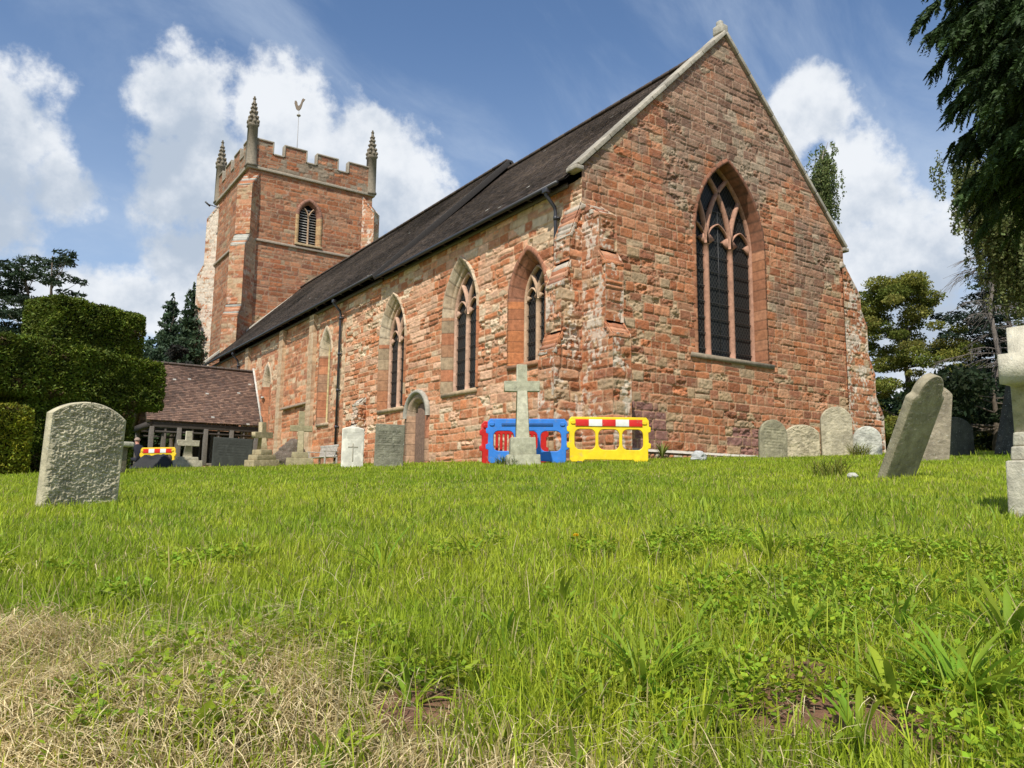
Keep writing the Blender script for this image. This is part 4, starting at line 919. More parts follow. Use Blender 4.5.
# rough stones leaning at the foot of the nave wall
def rock(mb, c, s, seed, col):
    bm = bmesh.new(); bmesh.ops.create_icosphere(bm, subdivisions=5, radius=1)
    for v in bm.verts:
        q_ = fbm(v.co.x*5+v.co.y*3, v.co.z*5+seed, seed, 3)-.5; n = .8*q_+ noise(v.co.x*2+5, v.co.z*2+seed, seed)+noise(v.co.y*2+9, v.co.x*2, seed+1)-1; v.co *= 1+.35*n; v.co.x *= s[0]; v.co.y *= s[1]; v.co.z *= s[2]
    bm.transform(Matrix.Translation(c)); mb.bmadd(bm, col)
mb = MB(); x, y = 9.95, 29.35; z = gz(x, y)
rock(mb, (x, y, z+.35), (.56, .35, .62), 3, (.13, .10, .075)); tag(mb.build('boulder', M_GREYSTONE, None, True, False), 'dark rough rounded stone heap behind the lichened cross', 'boulder')
mb = MB(); rock(mb, (13.0, 11.9, gz(13.0, 11.9)+.10), (.20, .14, .12), 8, (.40, .40, .38)); tag(mb.build('loose_stone', M_GREYSTONE, None, True, False), 'small pale loose stone lying in the grass near the east wall', 'stone')
mb = MB(); rock(mb, (8.15, 5.2, gz(8.15, 5.2)+.05), (.06, .05, .035), 9, (.5, .48, .4)); tag(mb.build('loose_stone', M_GREYSTONE, None, True, False), 'small white stone at the foot of the leaning headstone', 'stone')

# ================================================================ plastic barriers
def rrect(cx, cz, w, h, r, n=5):
    p = []
    for sx, sz, a0 in ((1, 1, 0), (-1, 1, pi/2), (-1, -1, pi), (1, -1, 3*pi/2)):
        for k in range(n+1):
            a = a0+pi/2*k/n; p.append((cx+sx*(w/2-r)+r*cos(a), cz+sz*(h/2-r)+r*sin(a)))
    return p
def barrier(label, p0, p1, col, strip=True, slots=False, zoff=.02):
    p0 = np.array(p0); p1 = np.array(p1); c = (p0+p1)/2; L_ = np.linalg.norm(p1-p0); rz = atan2(p1[1]-p0[1], p1[0]-p0[0])
    o = empty('safety_barrier', (c[0], c[1], gz(*c)+zoff), label, 'barrier', 'plastic chapter barriers fencing off the church corner', rz=rz)
    out = [(-L_/2+.06, .06), (-L_/2+.1, .0), (-L_/2+.36, 0), (-L_/2+.40, .05), (L_/2-.40, .05), (L_/2-.36, 0), (L_/2-.1, 0), (L_/2-.06, .06), (L_/2-.06, .30), (L_/2, .32), (L_/2, .42), (L_/2-.05, .44), (L_/2-.05, .66), (L_/2, .68), (L_/2, .78), (L_/2-.04, .80), (L_/2-.04, .93), (L_/2-.10, 1.0), (-L_/2+.10, 1.0), (-L_/2+.04, .93),
           (-L_/2+.04, .80), (-L_/2, .78), (-L_/2, .68), (-L_/2+.05, .66), (-L_/2+.05, .44), (-L_/2, .42), (-L_/2, .32), (-L_/2+.06, .30)]
    if slots: holes = [rrect(x, .47, .045, .48, .02) for x in np.arange(-L_/2+.25, L_/2-.2, .105)]
    else: holes = [rrect(x, .50, .47*L_/1.9, .45, .12) for x in (-.54*L_/1.9, 0, .54*L_/1.9)]
    mb = MB(); mb.slab([out]+holes, .055, .014, col); 
    for x in (-L_/2+.14, L_/2-.14): mb.slab([rrect(x, .88, .12, .09, .04)], .1, .012, np.array(col)*.9)
    mb.build('panel', M_PLAST, o, world=False)
    mb = MB()
    for sg in (-1, 1):
        bar_ = rrect(0, .865, L_*.72, .16, .02)
        if strip:
            for k in range(5):
                mb.box((-L_*.32+L_*.16*k, sg*.042, .87), (L_*.16-.002, .012, .15), (.62, .02, .015) if k % 2 == 0 else (.75, .74, .70), bev=.002)
        else: mb.box((0, sg*.039, .87), (L_*.62, .012, .06), np.array(col)*.45, bev=.004)  # darker strip on the face, painting the shade of an empty slot
    mb.build('reflective_strip' if strip else 'slot_shade_strip', M_PLAST, o, world=False)
    for x in (-L_*.36, L_*.36):
        mb = MB(); mb.box((x, 0, -.03), (.12, .5, .08), (.04, .04, .04), bev=.02); mb.build('foot', M_PLAST, o, world=False)
    return o
barrier('yellow plastic barrier with three windows and a red and white strip', (10.84, 13.76), (12.40, 12.74), (.86, .60, .012))
barrier('bright blue plastic barrier behind the tall grey cross', (9.52, 15.02), (10.98, 13.86), (.035, .20, .62), strip=False)
barrier('red slotted plastic barrier standing behind the blue one', (9.62, 15.45), (11.15, 14.85), (.58, .02, .015), strip=False, slots=True, zoff=-.02)
barrier('distant barrier with a red and white strip and a yellow end, low before the porch', tuple(ray_at(140, 455, 30)[:2]), tuple(ray_at(176, 455, 29.4)[:2]), (.80, .52, .02), zoff=-.15)

# ================================================================ bench, person, tarpaulin
b = empty('bench', (12.0, 31.5, gz(12.0, 31.5)+.05), 'weathered wooden slatted bench with its back against the nave wall', 'bench', rz=R(-85))
wd = (.46, .42, .36)
mb = MB()
for k in range(16): mb.box((-.72+k*.096, .24, .68), (.045, .03, .40), wd, rot=(R(-10), 0, 0), bev=.005)
mb.box((0, .28, .90), (1.62, .05, .09), wd, bev=.01); mb.box((0, .215, .48), (1.62, .05, .06), wd, bev=.01); mb.build('backrest', M_WOOD, b, world=False)
mb = MB()
for k in range(5): mb.box((0, -.26+k*.105, .42), (1.56, .085, .025), wd, bev=.005)
mb.build('seat', M_WOOD, b, world=False)
for x in (-.76, .76):
    for y in (-.28, .24): mb = MB(); mb.box((x, y, .22 if y > 0 else .31), (.06, .06, .5 if y > 0 else .66), wd, bev=.008); mb.build('leg', M_WOOD, b, world=False)
    mb = MB(); mb.box((x, -.03, .66), (.07, .62, .04), wd, bev=.008); mb.build('armrest', M_WOOD, b, world=False)
# a worker sitting low behind the barrier, back bent
def person():
    q_ = ray_at(140, 455, 31); bx, by = float(q_[0]), float(q_[1]); bz = gz(bx, by)
    o = empty('person', (bx, by, bz), 'person in dark clothes sitting bent forward behind the distant striped barrier', 'person', rz=R(200))
    J = {'pelvis': (0, 0, .46), 'waist': (0, -.05, .64), 'chest': (0, -.16, .86), 'neck': (0, -.24, 1.04), 'head0': (0, -.27, 1.12), 'head1': (0, -.30, 1.24),
         'lsh': (.17, -.18, .95), 'lel': (.22, -.36, .72), 'lwr': (.12, -.50, .58), 'rsh': (-.17, -.18, .95), 'rel': (-.22, -.36, .72), 'rwr': (-.12, -.50, .58),
         'lhip': (.10, -.02, .45), 'lkn': (.14, -.44, .48), 'lan': (.14, -.42, .08), 'lto': (.15, -.58, .04), 'rhip': (-.10, -.02, .45), 'rkn': (-.14, -.44, .48), 'ran': (-.14, -.42, .08), 'rto': (-.15, -.58, .04)}
    E_ = [('pelvis', 'waist'), ('waist', 'chest'), ('chest', 'neck'), ('neck', 'head0'), ('head0', 'head1'), ('chest', 'lsh'), ('lsh', 'lel'), ('lel', 'lwr'), ('chest', 'rsh'), ('rsh', 'rel'), ('rel', 'rwr'),
          ('pelvis', 'lhip'), ('lhip', 'lkn'), ('lkn', 'lan'), ('lan', 'lto'), ('pelvis', 'rhip'), ('rhip', 'rkn'), ('rkn', 'ran'), ('ran', 'rto')]
    rad = {'pelvis': .15, 'waist': .14, 'chest': .15, 'neck': .06, 'head0': .08, 'head1': .095, 'lsh': .08, 'rsh': .08, 'lel': .05, 'rel': .05, 'lwr': .035, 'rwr': .035, 'lhip': .10, 'rhip': .10, 'lkn': .07, 'rkn': .07, 'lan': .045, 'ran': .045, 'lto': .035, 'rto': .035}
    ks = list(J); me = bpy.data.meshes.new('p'); me.from_pydata([J[k] for k in ks], [(ks.index(a), ks.index(b_)) for a, b_ in E_], [])
    ob = bpy.data.objects.new('body', me); COL.objects.link(ob); md = ob.modifiers.new('s', 'SKIN'); sd = ob.modifiers.new('u', 'SUBSURF'); sd.levels = 2; sd.render_levels = 2
    for i, k in enumerate(ks): me.skin_vertices[0].data[i].radius = (rad[k],)*2
    me.skin_vertices[0].data[0].use_root = True
    dg = bpy.context.evaluated_depsgraph_get(); m2 = bpy.data.meshes.new_from_object(ob.evaluated_get(dg)); V = np.array([v.co[:] for v in m2.vertices]); F = [list(p.vertices) for p in m2.polygons]; bpy.data.objects.remove(ob)
    C = np.tile(np.array([.02, .02, .028]), (len(V), 1)); head = V[:, 2] > 1.07; C[head] = (.55, .27, .20); C[(V[:, 2] < .42)] = (.03, .03, .04)
    hand = (V[:, 1] < -.45) & (V[:, 2] > .5) & (np.abs(V[:, 0]) < .16) & (V[:, 2] < .66); C[hand] = (.5, .26, .2)
    mb = MB(); mb.add(V, F, C); mb.build('body', M_CLOTH, o, True, False)
    mb = MB(); bm = bmesh.new(); bmesh.ops.create_uvsphere(bm, u_segments=12, v_segments=8, radius=.118)
    bmesh.ops.delete(bm, geom=[v for v in bm.verts if v.co.z < -.02 or v.co.y < -.07], context='VERTS'); bm.transform(Matrix.Translation((0, -.275, 1.225))); mb.bmadd(bm, (.30, .22, .17)); mb.build('hair', M_CLOTH, o, True, False)
    s = empty('stool', (bx, by, bz), 'low dark stool under the sitting person', 'stool'); mb = MB(); mb.box((0, 0, .29), (.36, .36, .05), (.05, .04, .03), bev=.01); mb.build('seat', M_WOOD, s, world=False)
    for x in (-.14, .14):
        for y in (-.14, .14): mb = MB(); mb.box((x, y, .12), (.04, .04, .30), (.05, .04, .03)); mb.build('leg', M_WOOD, s, world=False)
person()
def sheet(name, label, cat, c, w, d, h, col, m_, seed, rz=0):
    n = 26; u, v = np.meshgrid(np.linspace(-1, 1, n), np.linspace(-1, 1, n), indexing='ij'); x = c[0]+u*w/2*cos(rz)-v*d/2*sin(rz); y = c[1]+u*w/2*sin(rz)+v*d/2*cos(rz)
    r = np.maximum(np.abs(u), np.abs(v)); z = ground(x, y)+.01+h*(1-r**3)*(.75+.5*fbm(u*2.2+seed, v*2.2, seed, 3)); idx = np.arange(n*n).reshape(n, n)
    F = np.stack([idx[:-1, :-1], idx[:-1, 1:], idx[1:, 1:], idx[1:, :-1]], -1).reshape(-1, 4); mb = MB(); mb.add(np.stack([x, y, z], -1).reshape(-1, 3), F[:, ::-1], col); o = mb.build(name, m_, None, True); tag(o, label, cat); return o
sheet('tarpaulin', 'black tarpaulin heaped in the grass beside the pale cross before the porch', 'tarpaulin', (4.55, 25.7), 1.2, .9, .42, (.014, .014, .015), M_TARP, 4, R(-20))
sheet('sack', 'crumpled white sack lying beside the black tarpaulin', 'sack', (3.62, 26.0), .60, .6, .46, (.72, .71, .68), M_CLOTH, 6, R(-20))

# ================================================================ foliage
def quads(P, T, B, col, mb, bend=None):
    """leaf-sized rhombs at P, half axes T and B"""
    V = np.stack([P-T, P+B*.9-T*.1, P+T, P-B*.9-T*.1], 1).reshape(-1, 3); q = np.arange(len(P))[:, None]*4; mb.add(V, q+np.array([0, 3, 2, 1]), np.repeat(col, 4, 0))
def rdir(n, r): v = r.normal(size=(n, 3)); return v/np.linalg.norm(v, axis=1)[:, None]
def leafcol(base, n, r, var=.3, hue=.15): b = np.array(base)*(r.uniform(1-var, 1+var, n))[:, None]; b[:, 0] *= r.uniform(1-hue, 1+hue, n); return b
def clump_leaves(mb, clumps, per, size, cols, r, aspect=.45, shell=.55, droop=0.0, flat=0.0):
    for ci, (c, rad) in enumerate(clumps):
        rad = np.array(rad, float); n = int(per*(rad[0]*rad[1]*rad[2])**(2/3)/.6)+8
        d = rdir(n, r); rr = shell+(1-shell)*r.random(n); rr = rr*(1+.25*(r.random(n)-.5)); P = np.array(c)+d*rad*rr[:, None]
        T = rdir(n, r)+d*.6; T[:, 2] -= droop; T[:, 2] *= (1-flat); T /= np.linalg.norm(T, axis=1)[:, None]; B = np.cross(T, rdir(n, r)); B /= np.linalg.norm(B, axis=1)[:, None]+1e-9
        s = size*r.uniform(.6, 1.3, n)[:, None]; col = leafcol(cols[ci % len(cols)], n, r, .28)*r.uniform(.8, 1.2); quads(P, T*s, B*s*aspect, col, mb)
def limbs(mb, base, top, clumps, r, rad=.3, col=(.12, .095, .07), n=14):
    base = np.array(base, float); top = np.array(top, float); m = 9; pts = [base+(top-base)*k/(m-1)+np.array([r.normal(), r.normal(), 0])*.015*np.linalg.norm(top-base)*(k > 0) for k in range(m)]
    mb.tube(pts, [rad*(1-.88*k/(m-1)) for k in range(m)], 9, col)
    sel = r.permutation(len(clumps))[:n]
    for i in sel:
        c = np.array(clumps[i][0]); zz = np.clip((c[2]-base[2])/(top[2]-base[2]+1e-6)-.12, .1, .95); k = zz*(m-1); a = pts[int(k)]+(pts[min(int(k)+1, m-1)]-pts[int(k)])*(k-int(k))
        mid = (a+c)/2+np.array([r.normal(), r.normal(), r.normal()])*.06*np.linalg.norm(c-a); rb = rad*(1-.85*zz)*.45
        mb.tube([a, mid, c], [rb, rb*.6, rb*.2], 6, col)
def tree(name, label, cat, base, top, clumps, per, size, cols, rad=.3, seed=0, aspect=.45, group=None, mleaf=None, nb=14, droop=0.0, flat=0.0, bark=(.12, .095, .07), shell=.55):
    r = np.random.default_rng(seed); o = empty(name, base, label, cat, group)
    mb = MB(); limbs(mb, base, top, clumps, r, rad, bark, nb); mb.build('trunk', M_BARK, o, True)
    mb = MB(); clump_leaves(mb, clumps, per, size, cols, r, aspect, shell, droop, flat); mb.build('crown', mleaf or M_LEAF, o); return o

# --- clipped yew: stacked box shapes on one trunk
def yew():
    r = np.random.default_rng(5); SCL = .83; cx, cy = 1.62, 22.2; gb = gz(cx, cy); b = R(30); ux = np.array([cos(b), sin(b), 0]); vx = np.array([-sin(b), cos(b), 0])
    o = empty('clipped_yew', (cx, cy, gb), 'big dark yew clipped into stacked blocks with side arms, left of the porch', 'yew tree')
    # (u0,u1,v0,v1,z0,z1)
    bx = [(-.80, 2.25, -.75, .85, 2.75, 4.45), (-4.6, 3.08, -.85, .9, 1.85, 3.22), (-1.25, 2.1, -.75, .8, -.1, 2.2), (-4.6, -1.75, -1.75, -.35, -.1, 1.42)]
    bx = [(t[0]*SCL, t[1]*SCL, t[2]*SCL, t[3]*SCL, t[4]*.95, t[5]*.95) for t in [(t0*1.0 if 0 else t0) for t0 in bx]]
    def inside(p, m=0.0):
        k = np.zeros(len(p), bool)
        for u0, u1, v0, v1, z0, z1 in bx: k |= (p[:, 0] > u0+m) & (p[:, 0] < u1-m) & (p[:, 1] > v0+m) & (p[:, 1] < v1-m) & (p[:, 2] > z0+m) & (p[:, 2] < z1-m)
        return k
    core = MB(); leaf = MB(); rd = .13
    for i, (u0, u1, v0, v1, z0, z1) in enumerate(bx):
        c = np.array([(u0+u1)/2, (v0+v1)/2, (z0+z1)/2]); h = np.array([u1-u0, v1-v0, z1-z0])/2
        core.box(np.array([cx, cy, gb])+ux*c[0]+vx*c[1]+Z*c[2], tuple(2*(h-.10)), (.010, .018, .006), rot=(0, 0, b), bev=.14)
        for ax in range(3):
            for sg in (-1, 1):
                if ax == 2 and sg < 0 and i >= 2: continue
                ar = 4*h[(ax+1) % 3]*h[(ax+2) % 3]; n = int(ar*2300)
                q = r.uniform(-1, 1, (n, 3))*h; q[:, ax] = sg*h[ax]
                inner = np.clip(np.abs(q)-(h-rd), 0, None); ln = np.linalg.norm(inner, axis=1); k = ln > rd; f = np.where(k, rd/np.maximum(ln, 1e-6), 1)[:, None]
                q = np.where(np.abs(q) > h-rd, np.sign(q)*((h-rd)+(np.abs(q)-(h-rd))*f), q)
                nd = np.sign(q)*inner; nd[:, ax] += sg*.06; nd /= np.linalg.norm(nd, axis=1)[:, None]
                lump = (fbm(q[:, 0]*1.3+i*7, q[:, 2]*1.6+q[:, 1]*1.1, 9, 3)-.5)*.15+(fbm(q[:, 0]*5+i, q[:, 2]*7+q[:, 1]*5, 19, 2)-.5)*.10
                P = c+q+nd*(lump+r.uniform(-.07, .035, n))[:, None]
                keep = ~inside(P, .09); P = P[keep]; nd_ = nd[keep]; n = len(P)
                Pw = np.array([cx, cy, gb])+P[:, :1]*ux+P[:, 1:2]*vx+P[:, 2:3]*Z; nw = nd_[:, :1]*ux+nd_[:, 1:2]*vx+nd_[:, 2:3]*Z
                T = nw*.9+rdir(n, r)*.9; T[:, 2] += .1; T /= np.linalg.norm(T, axis=1)[:, None]; B = np.cross(T, rdir(n, r)); B /= np.linalg.norm(B, axis=1)[:, None]
                s = r.uniform(.028, .060, n)[:, None]
                cb = np.array([.105, .14, .014])
                if i == 3: cb = np.array([.24, .25, .02])
                col = leafcol(cb, n, r, .4, .2)*(.35+1.3*fbm(P[:, 0]*2.2, P[:, 2]*3+P[:, 1]*2, 29, 3))[:, None]; bw = fbm(P[:, 0]*1.4+4, P[:, 2]*2.4+P[:, 1], 39, 3) > .66; col[bw & (r.random(n) < .5)] = (.11, .075, .03)
                quads(Pw, T*s, B*s*.42, col, leaf)
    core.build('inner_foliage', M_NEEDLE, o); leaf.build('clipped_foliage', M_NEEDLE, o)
    mb = MB(); mb.tube([(cx, cy, gb-.2), (cx, cy, gb+2.5)], [.28, .2], 10, (.11, .07, .05)); mb.build('trunk', M_BARK, o, True)
yew()

# --- pines and firs beyond the porch
def pads(base, H, spread, n, r, z0=.35, flat=.16, lean=(0, 0), size=(.10, .2)):
    out = []
    for k in range(n):
        z = z0+(1-z0)*(k+.5)/n; a = r.uniform(0, 2*pi); rr = spread*r.uniform(.25, 1)*(1.05-z*.75); s = spread*r.uniform(*size)*2.2
        c = (base[0]+rr*cos(a)+lean[0]*z, base[1]+rr*sin(a)+lean[1]*z, base[2]+H*z+r.uniform(-.2, .2)); out.append((c, (s, s*r.uniform(.6, 1), s*flat+.08)))
        if r.random() < .6: a2 = a+r.uniform(-.6, .6); out.append(((c[0]+s*cos(a2), c[1]+s*sin(a2), c[2]-.1), (s*.6, s*.5, s*flat*.8+.06)))
    return out
PC = [(.030, .052, .022), (.040, .062, .028), (.024, .042, .02)]
def base_at(px, s): p = ray_at(px, 470, s); return (p[0], p[1], gz(p[0], p[1])-.1)
gp = 'dark pines standing beyond the yew'
r = np.random.default_rng(21)
b0 = base_at(4, 52); tree('pine_tree', 'dark layered pine at the left edge, leftmost behind the yew', 'pine tree', b0, (b0[0], b0[1], b0[2]+14.4), pads(b0, 14.8, 3.6, 34, r, .28), 300, .20, PC, .32, 22, .3, gp, M_NEEDLE, 22, flat=.4)
b0 = base_at(42, 50); tree('pine_tree', 'sparse pine with open flat-topped branches, rising just above the yew', 'pine tree', b0, (b0[0]-.4, b0[1], b0[2]+14.4), pads(b0, 15.0, 3.0, 22, r, .42, lean=(-.4, 0)), 220, .19, PC, .24, 23, .3, gp, M_NEEDLE, 22, flat=.4)
def fir(px, s, H, W_, label, seed, cols, per=1.0, grp=None, name='fir_tree', cat='fir tree', size=.22):
    b0 = base_at(px, s); r = np.random.default_rng(seed); cl = []
    for k in range(int(H*2.6)):
        z = .10+.90*(k+.5)/(H*2.6)
        for q in range(5 if z < .8 else 3):
            a = r.uniform(0, 2*pi); rr = W_*(1.03-z)*r.uniform(.35, 1.1); s_ = W_*(1.08-z)*.40+.2; cl.append(((b0[0]+rr*cos(a), b0[1]+rr*sin(a), b0[2]+H*z-rr*.22), (s_*1.2, s_*1.2, s_*.55)))
    cl.append(((b0[0], b0[1], b0[2]+H), (.12, .12, .5)))
    return tree(name, label, cat, b0, (b0[0], b0[1], b0[2]+H), cl, 95*per, size, cols, .3, seed, .45, grp, M_NEEDLE, 14, droop=.5)
FC = [(.045, .075, .035), (.06, .095, .045), (.035, .06, .03)]
gf = 'conifers behind the porch roof'
fir(160, 66, 15.6, 3.6, 'grey-green conifer behind the porch, nearest the yew', 31, FC, 1, gf)
fir(182, 62, 15.6, 3.4, 'taller conifer with a pointed tip between the yew and the tower', 32, FC, 1, gf)
fir(203, 72, 15.5, 3.4, 'conifer half hidden by the tower buttress', 33, FC, 1, gf)
fir(140, 74, 13.5, 3.0, 'conifer half hidden by the upper block of the yew', 34, FC, 1, gf)
def bushy(name, label, cat, px, s, z0, H, W_, n, seed, cols, size=.2, per=240, grp=None, rad=.2, m=None, zr=.5, droop=.2, cr=.34, dpt=1.0):
    b0 = base_at(px, s); r = np.random.default_rng(seed); cl = []
    for k in range(n):
        d = rdir(1, r)[0]; rr = r.random()**.4; c = (b0[0]+d[0]*W_/2*rr, b0[1]+d[1]*W_/2*rr*dpt, b0[2]+z0+(H-z0)*(.5+.5*d[2]*rr)); q = W_*cr*r.uniform(.5, 1)*.6; cl.append((c, (q, q, q*zr)))
    return tree(name, label, cat, b0, (b0[0], b0[1], b0[2]+H*.85), cl, per, size, cols, rad, seed, .55, grp, m or M_LEAF, 16, droop=droop)
bushy('small_tree', 'dark purplish small tree above the porch ridge', 'tree', 168, 56, 3.5, 10.2, 4.2, 22, 36, [(.025, .03, .022), (.035, .035, .028)])
bushy('shrub', 'green shrub seen through the open porch', 'shrub', 158, 60, .0, 5.5, 7.0, 40, 37, [(.05, .09, .025), (.07, .11, .03)], .22)
bushy('shrub', 'dark evergreen shrub behind the yew at the left edge', 'shrub', -5, 36, .0, 4.5, 6.0, 36, 38, [(.035, .06, .02), (.05, .08, .03)], .2)
bushy('shrub', 'dark evergreen shrub behind the yew', 'shrub', 90, 48, .0, 5.0, 8.0, 40, 39, [(.035, .06, .02), (.05, .08, .03)], .22)
# --- right-hand side
OL = [(.20, .215, .042), (.25, .255, .05), (.16, .19, .036), (.28, .27, .065)]
r = np.random.default_rng(41); b0 = base_at(914, 42); cl = []
for k in range(135):
    z = r.uniform(.02, 1)**1.15; a = r.uniform(0, 2*pi); rr = 3.9*r.uniform(.2, 1)*sqrt(max(.05, 1-(max(z-.35, 0)/.68)**2)); q = r.uniform(.5, .95); cl.append(((b0[0]+rr*cos(a)-.3*z, b0[1]+rr*sin(a), b0[2]+9.9*z), (q, q, q*.45)))
tree('oak_tree', 'olive green tree in full leaf beyond the north corner buttress', 'tree', b0, (b0[0], b0[1], b0[2]+7.5), cl, 1300, .07, OL, .3, 42, .6, None, M_LEAF, 20)
bushy('shrub', 'yellow-green flowering shrub behind the shaded headstones', 'shrub', 955, 33, .0, 3.2, 3.2, 26, 43, [(.14, .15, .03), (.10, .12, .03)], .09, 420)
bushy('shrub', 'dark evergreen shrub behind the stones on the right', 'shrub', 1000, 30, .0, 3.4, 6.0, 34, 44, [(.02, .035, .014), (.03, .045, .018)], .12, 300)
bushy('shrub', 'dark hedge-like shrub left of the yellow-green one', 'shrub', 900, 50, .0, 4.0, 9.0, 40, 45, [(.03, .055, .018), (.045, .07, .022)], .16, 260)
bushy('shrub', 'dark evergreen shrub at the far right beyond the cross', 'shrub', 1080, 34, .0, 5.2, 7.0, 40, 46, [(.02, .035, .014), (.03, .045, .018)], .14, 300)
r = np.random.default_rng(47); b0 = base_at(1022, 40); cl = []
for z, sp in ((.30, 3.6), (.38, 4.2), (.46, 4.4), (.54, 4.2), (.62, 3.8), (.68, 4.0), (.76, 3.4), (.84, 3.0), (.92, 2.2), (1.0, 1.2)):
    for q in range(15):
        a = r.uniform(0, 2*pi); rr = sp*r.uniform(.2, 1); s_ = r.uniform(.5, 1.1); cl.append(((b0[0]+rr*cos(a), b0[1]+rr*sin(a), b0[2]+9.6*z+r.uniform(-.2, .2)), (s_, s_, .16)))
tree('cedar_tree', 'dark cedar with flat tiers of branches on the right', 'cedar tree', b0, (b0[0], b0[1], b0[2]+9.6), cl, 460, .13, [(.022, .042, .024), (.03, .052, .03), (.018, .032, .02)], .35, 48, .35, None, M_NEEDLE, 30, flat=.5)
# bare larch
def bare():
    r = np.random.default_rng(51); b0 = np.array(base_at(1006, 34)); o = empty('bare_tree', b0, 'bare grey tree with drooping leafless twigs in front of the cedar', 'tree'); col = (.17, .145, .125); H = 11.2
    mb = MB(); pts = [b0+np.array([.1*r.normal()*(k > 0), .1*r.normal()*(k > 0), H*k/10]) for k in range(11)]; mb.tube(pts, [.20*(1-.92*k/10) for k in range(11)], 8, col); mb.build('trunk', M_BARK, o, True)
    mb = MB()
    for k in range(70):
        z = r.uniform(.22, .98); a = r.uniform(0, 2*pi); L_ = (3.3*(1.08-z)+.5)*r.uniform(.6, 1.1); p = b0+np.array([0, 0, H*z]); d = np.array([cos(a), sin(a), .18]); q = [p+d*L_*t-Z*(.32*L_*t*t)+Z*.12*L_*max(0, t-.7) for t in np.linspace(0, 1, 8)]; mb.tube(q, [.035*(1-.85*t)*(1.1-z)+.006 for t in np.linspace(0, 1, 8)], 4, col, False)
        for j in range(16):
            t = r.uniform(.15, 1); i = min(int(t*7), 6); s = q[i]+(q[i+1]-q[i])*(t*7-i); e = np.array([cos(a+r.choice([-1, 1])*r.uniform(.3, 1.1)), sin(a+r.uniform(-1, 1)), -.35-r.random()*.7])*r.uniform(.3, .95); mb.tube([s, s+e*.5+Z*.04, s+e], [.010, .008, .005], 3, np.array(col)*r.uniform(.8, 1.2), False)
    mb.build('branches', M_BARK, o, False)
bare()
# drooping birch: strands of small leaves
def weeping(label, base, top, tips, seed, nst, slen, leafn, size, cols, spread=.5, name='weeping_birch', rad=.16):
    r = np.random.default_rng(seed); o = empty(name, base, label, 'birch tree'); base = np.array(base); top = np.array(top)
    tr = MB(); m = 8; pts = [base+(top-base)*k/m+np.array([.06*r.normal(), .06*r.normal(), 0])*(k > 0) for k in range(m+1)]; tr.tube(pts, [rad*(1-.9*k/m) for k in range(m+1)], 8, (.30, .27, .23))
    lf = MB()
    for tp, w in tips:
        tp = np.array(tp); z = np.clip((tp[2]-base[2])/(top[2]-base[2])-.12, .3, .97); k = z*m; a = pts[int(k)]+(pts[min(int(k)+1, m)]-pts[int(k)])*(k-int(k)); tr.tube([a, (a+tp)/2+Z*.2, tp], [.04, .025, .008], 5, (.2, .17, .14))
        for q in range(int(nst*w)):
            s = tp+np.array([r.normal(), r.normal(), 0])*spread*w+(a-tp)*r.random()*.5+Z*r.uniform(-.2, .35); L_ = slen*r.uniform(.4, 1.1); t = np.linspace(0, 1, 6); sw = np.array([r.normal(), r.normal(), 0])*.12
            st = [s+sw*tt-Z*L_*tt for tt in t]; lf.tube(st, .004, 3, (.12, .10, .07), False)
            n = int(leafn*L_); tt = r.random(n); P = s+sw*tt[:, None]-Z*(L_*tt)[:, None]+r.normal(size=(n, 3))*.05; T = rdir(n, r); T[:, 2] -= .6; T /= np.linalg.norm(T, axis=1)[:, None]; B = np.cross(T, rdir(n, r)); B /= np.linalg.norm(B, axis=1)[:, None]
            sz = size*r.uniform(.6, 1.3, n)[:, None]; quads(P, T*sz, B*sz*.6, leafcol(cols[q % len(cols)], n, r), lf)
    tr.build('trunk', M_BARK, o, True); lf.build('crown', M_LEAF, o)
BC = [(.17, .21, .07), (.2, .24, .09), (.14, .18, .06)]
T1 = ray_at(826, 138, 33.8); g1 = gz(28.4, 21.3)
weeping('weeping birch spray showing above the right slope of the gable', (28.4, 21.3, g1-.1), ray_at(824, 150, 33.6), [(ray_at(828, 142, 33.8), .8), (ray_at(822, 156, 33.6), 1), (ray_at(832, 160, 33.8), .8), (ray_at(818, 170, 33.8), 1), (ray_at(824, 178, 34), 1), (ray_at(812, 180, 34), .7), (ray_at(826, 190, 34), 1), (ray_at(830, 202, 34), 1), (ray_at(820, 200, 34.3), 1), (ray_at(834, 182, 34), .6), (ray_at(815, 215, 34.5), 1), (ray_at(800, 225, 35), 1)], 61, 24, 1.3, 60, .06, BC, .24)
cb = ray_at(1048, 470, 22); cb = (cb[0], cb[1], gz(cb[0], cb[1])-.1)
weeping('weeping birch with pale trailing leaves behind the overhanging cypress', cb, (cb[0], cb[1], 10.5), [(ray_at(x, y, s), w) for x, y, s, w in ((962, 165, 21, 1.1), (972, 150, 21, 1.1), (992, 200, 21, 1.2), (1012, 220, 21, 1.2), (1022, 235, 21, 1), (968, 172, 21, 1), (985, 165, 22, 1.2), (1000, 185, 22, 1.3), (1015, 200, 21.5, 1.3), (1030, 190, 22, 1.5), (1000, 215, 23, 1), (1045, 220, 22, 1.5), (1062, 180, 22, 1.5), (1080, 210, 22, 1.4), (1020, 150, 22, 1.4), (1016, 240, 22, .8), (1070, 120, 22, 1.6))], 62, 34, 1.9, 85, .05, [(.17, .20, .07), (.21, .24, .09)], .36, rad=.2)
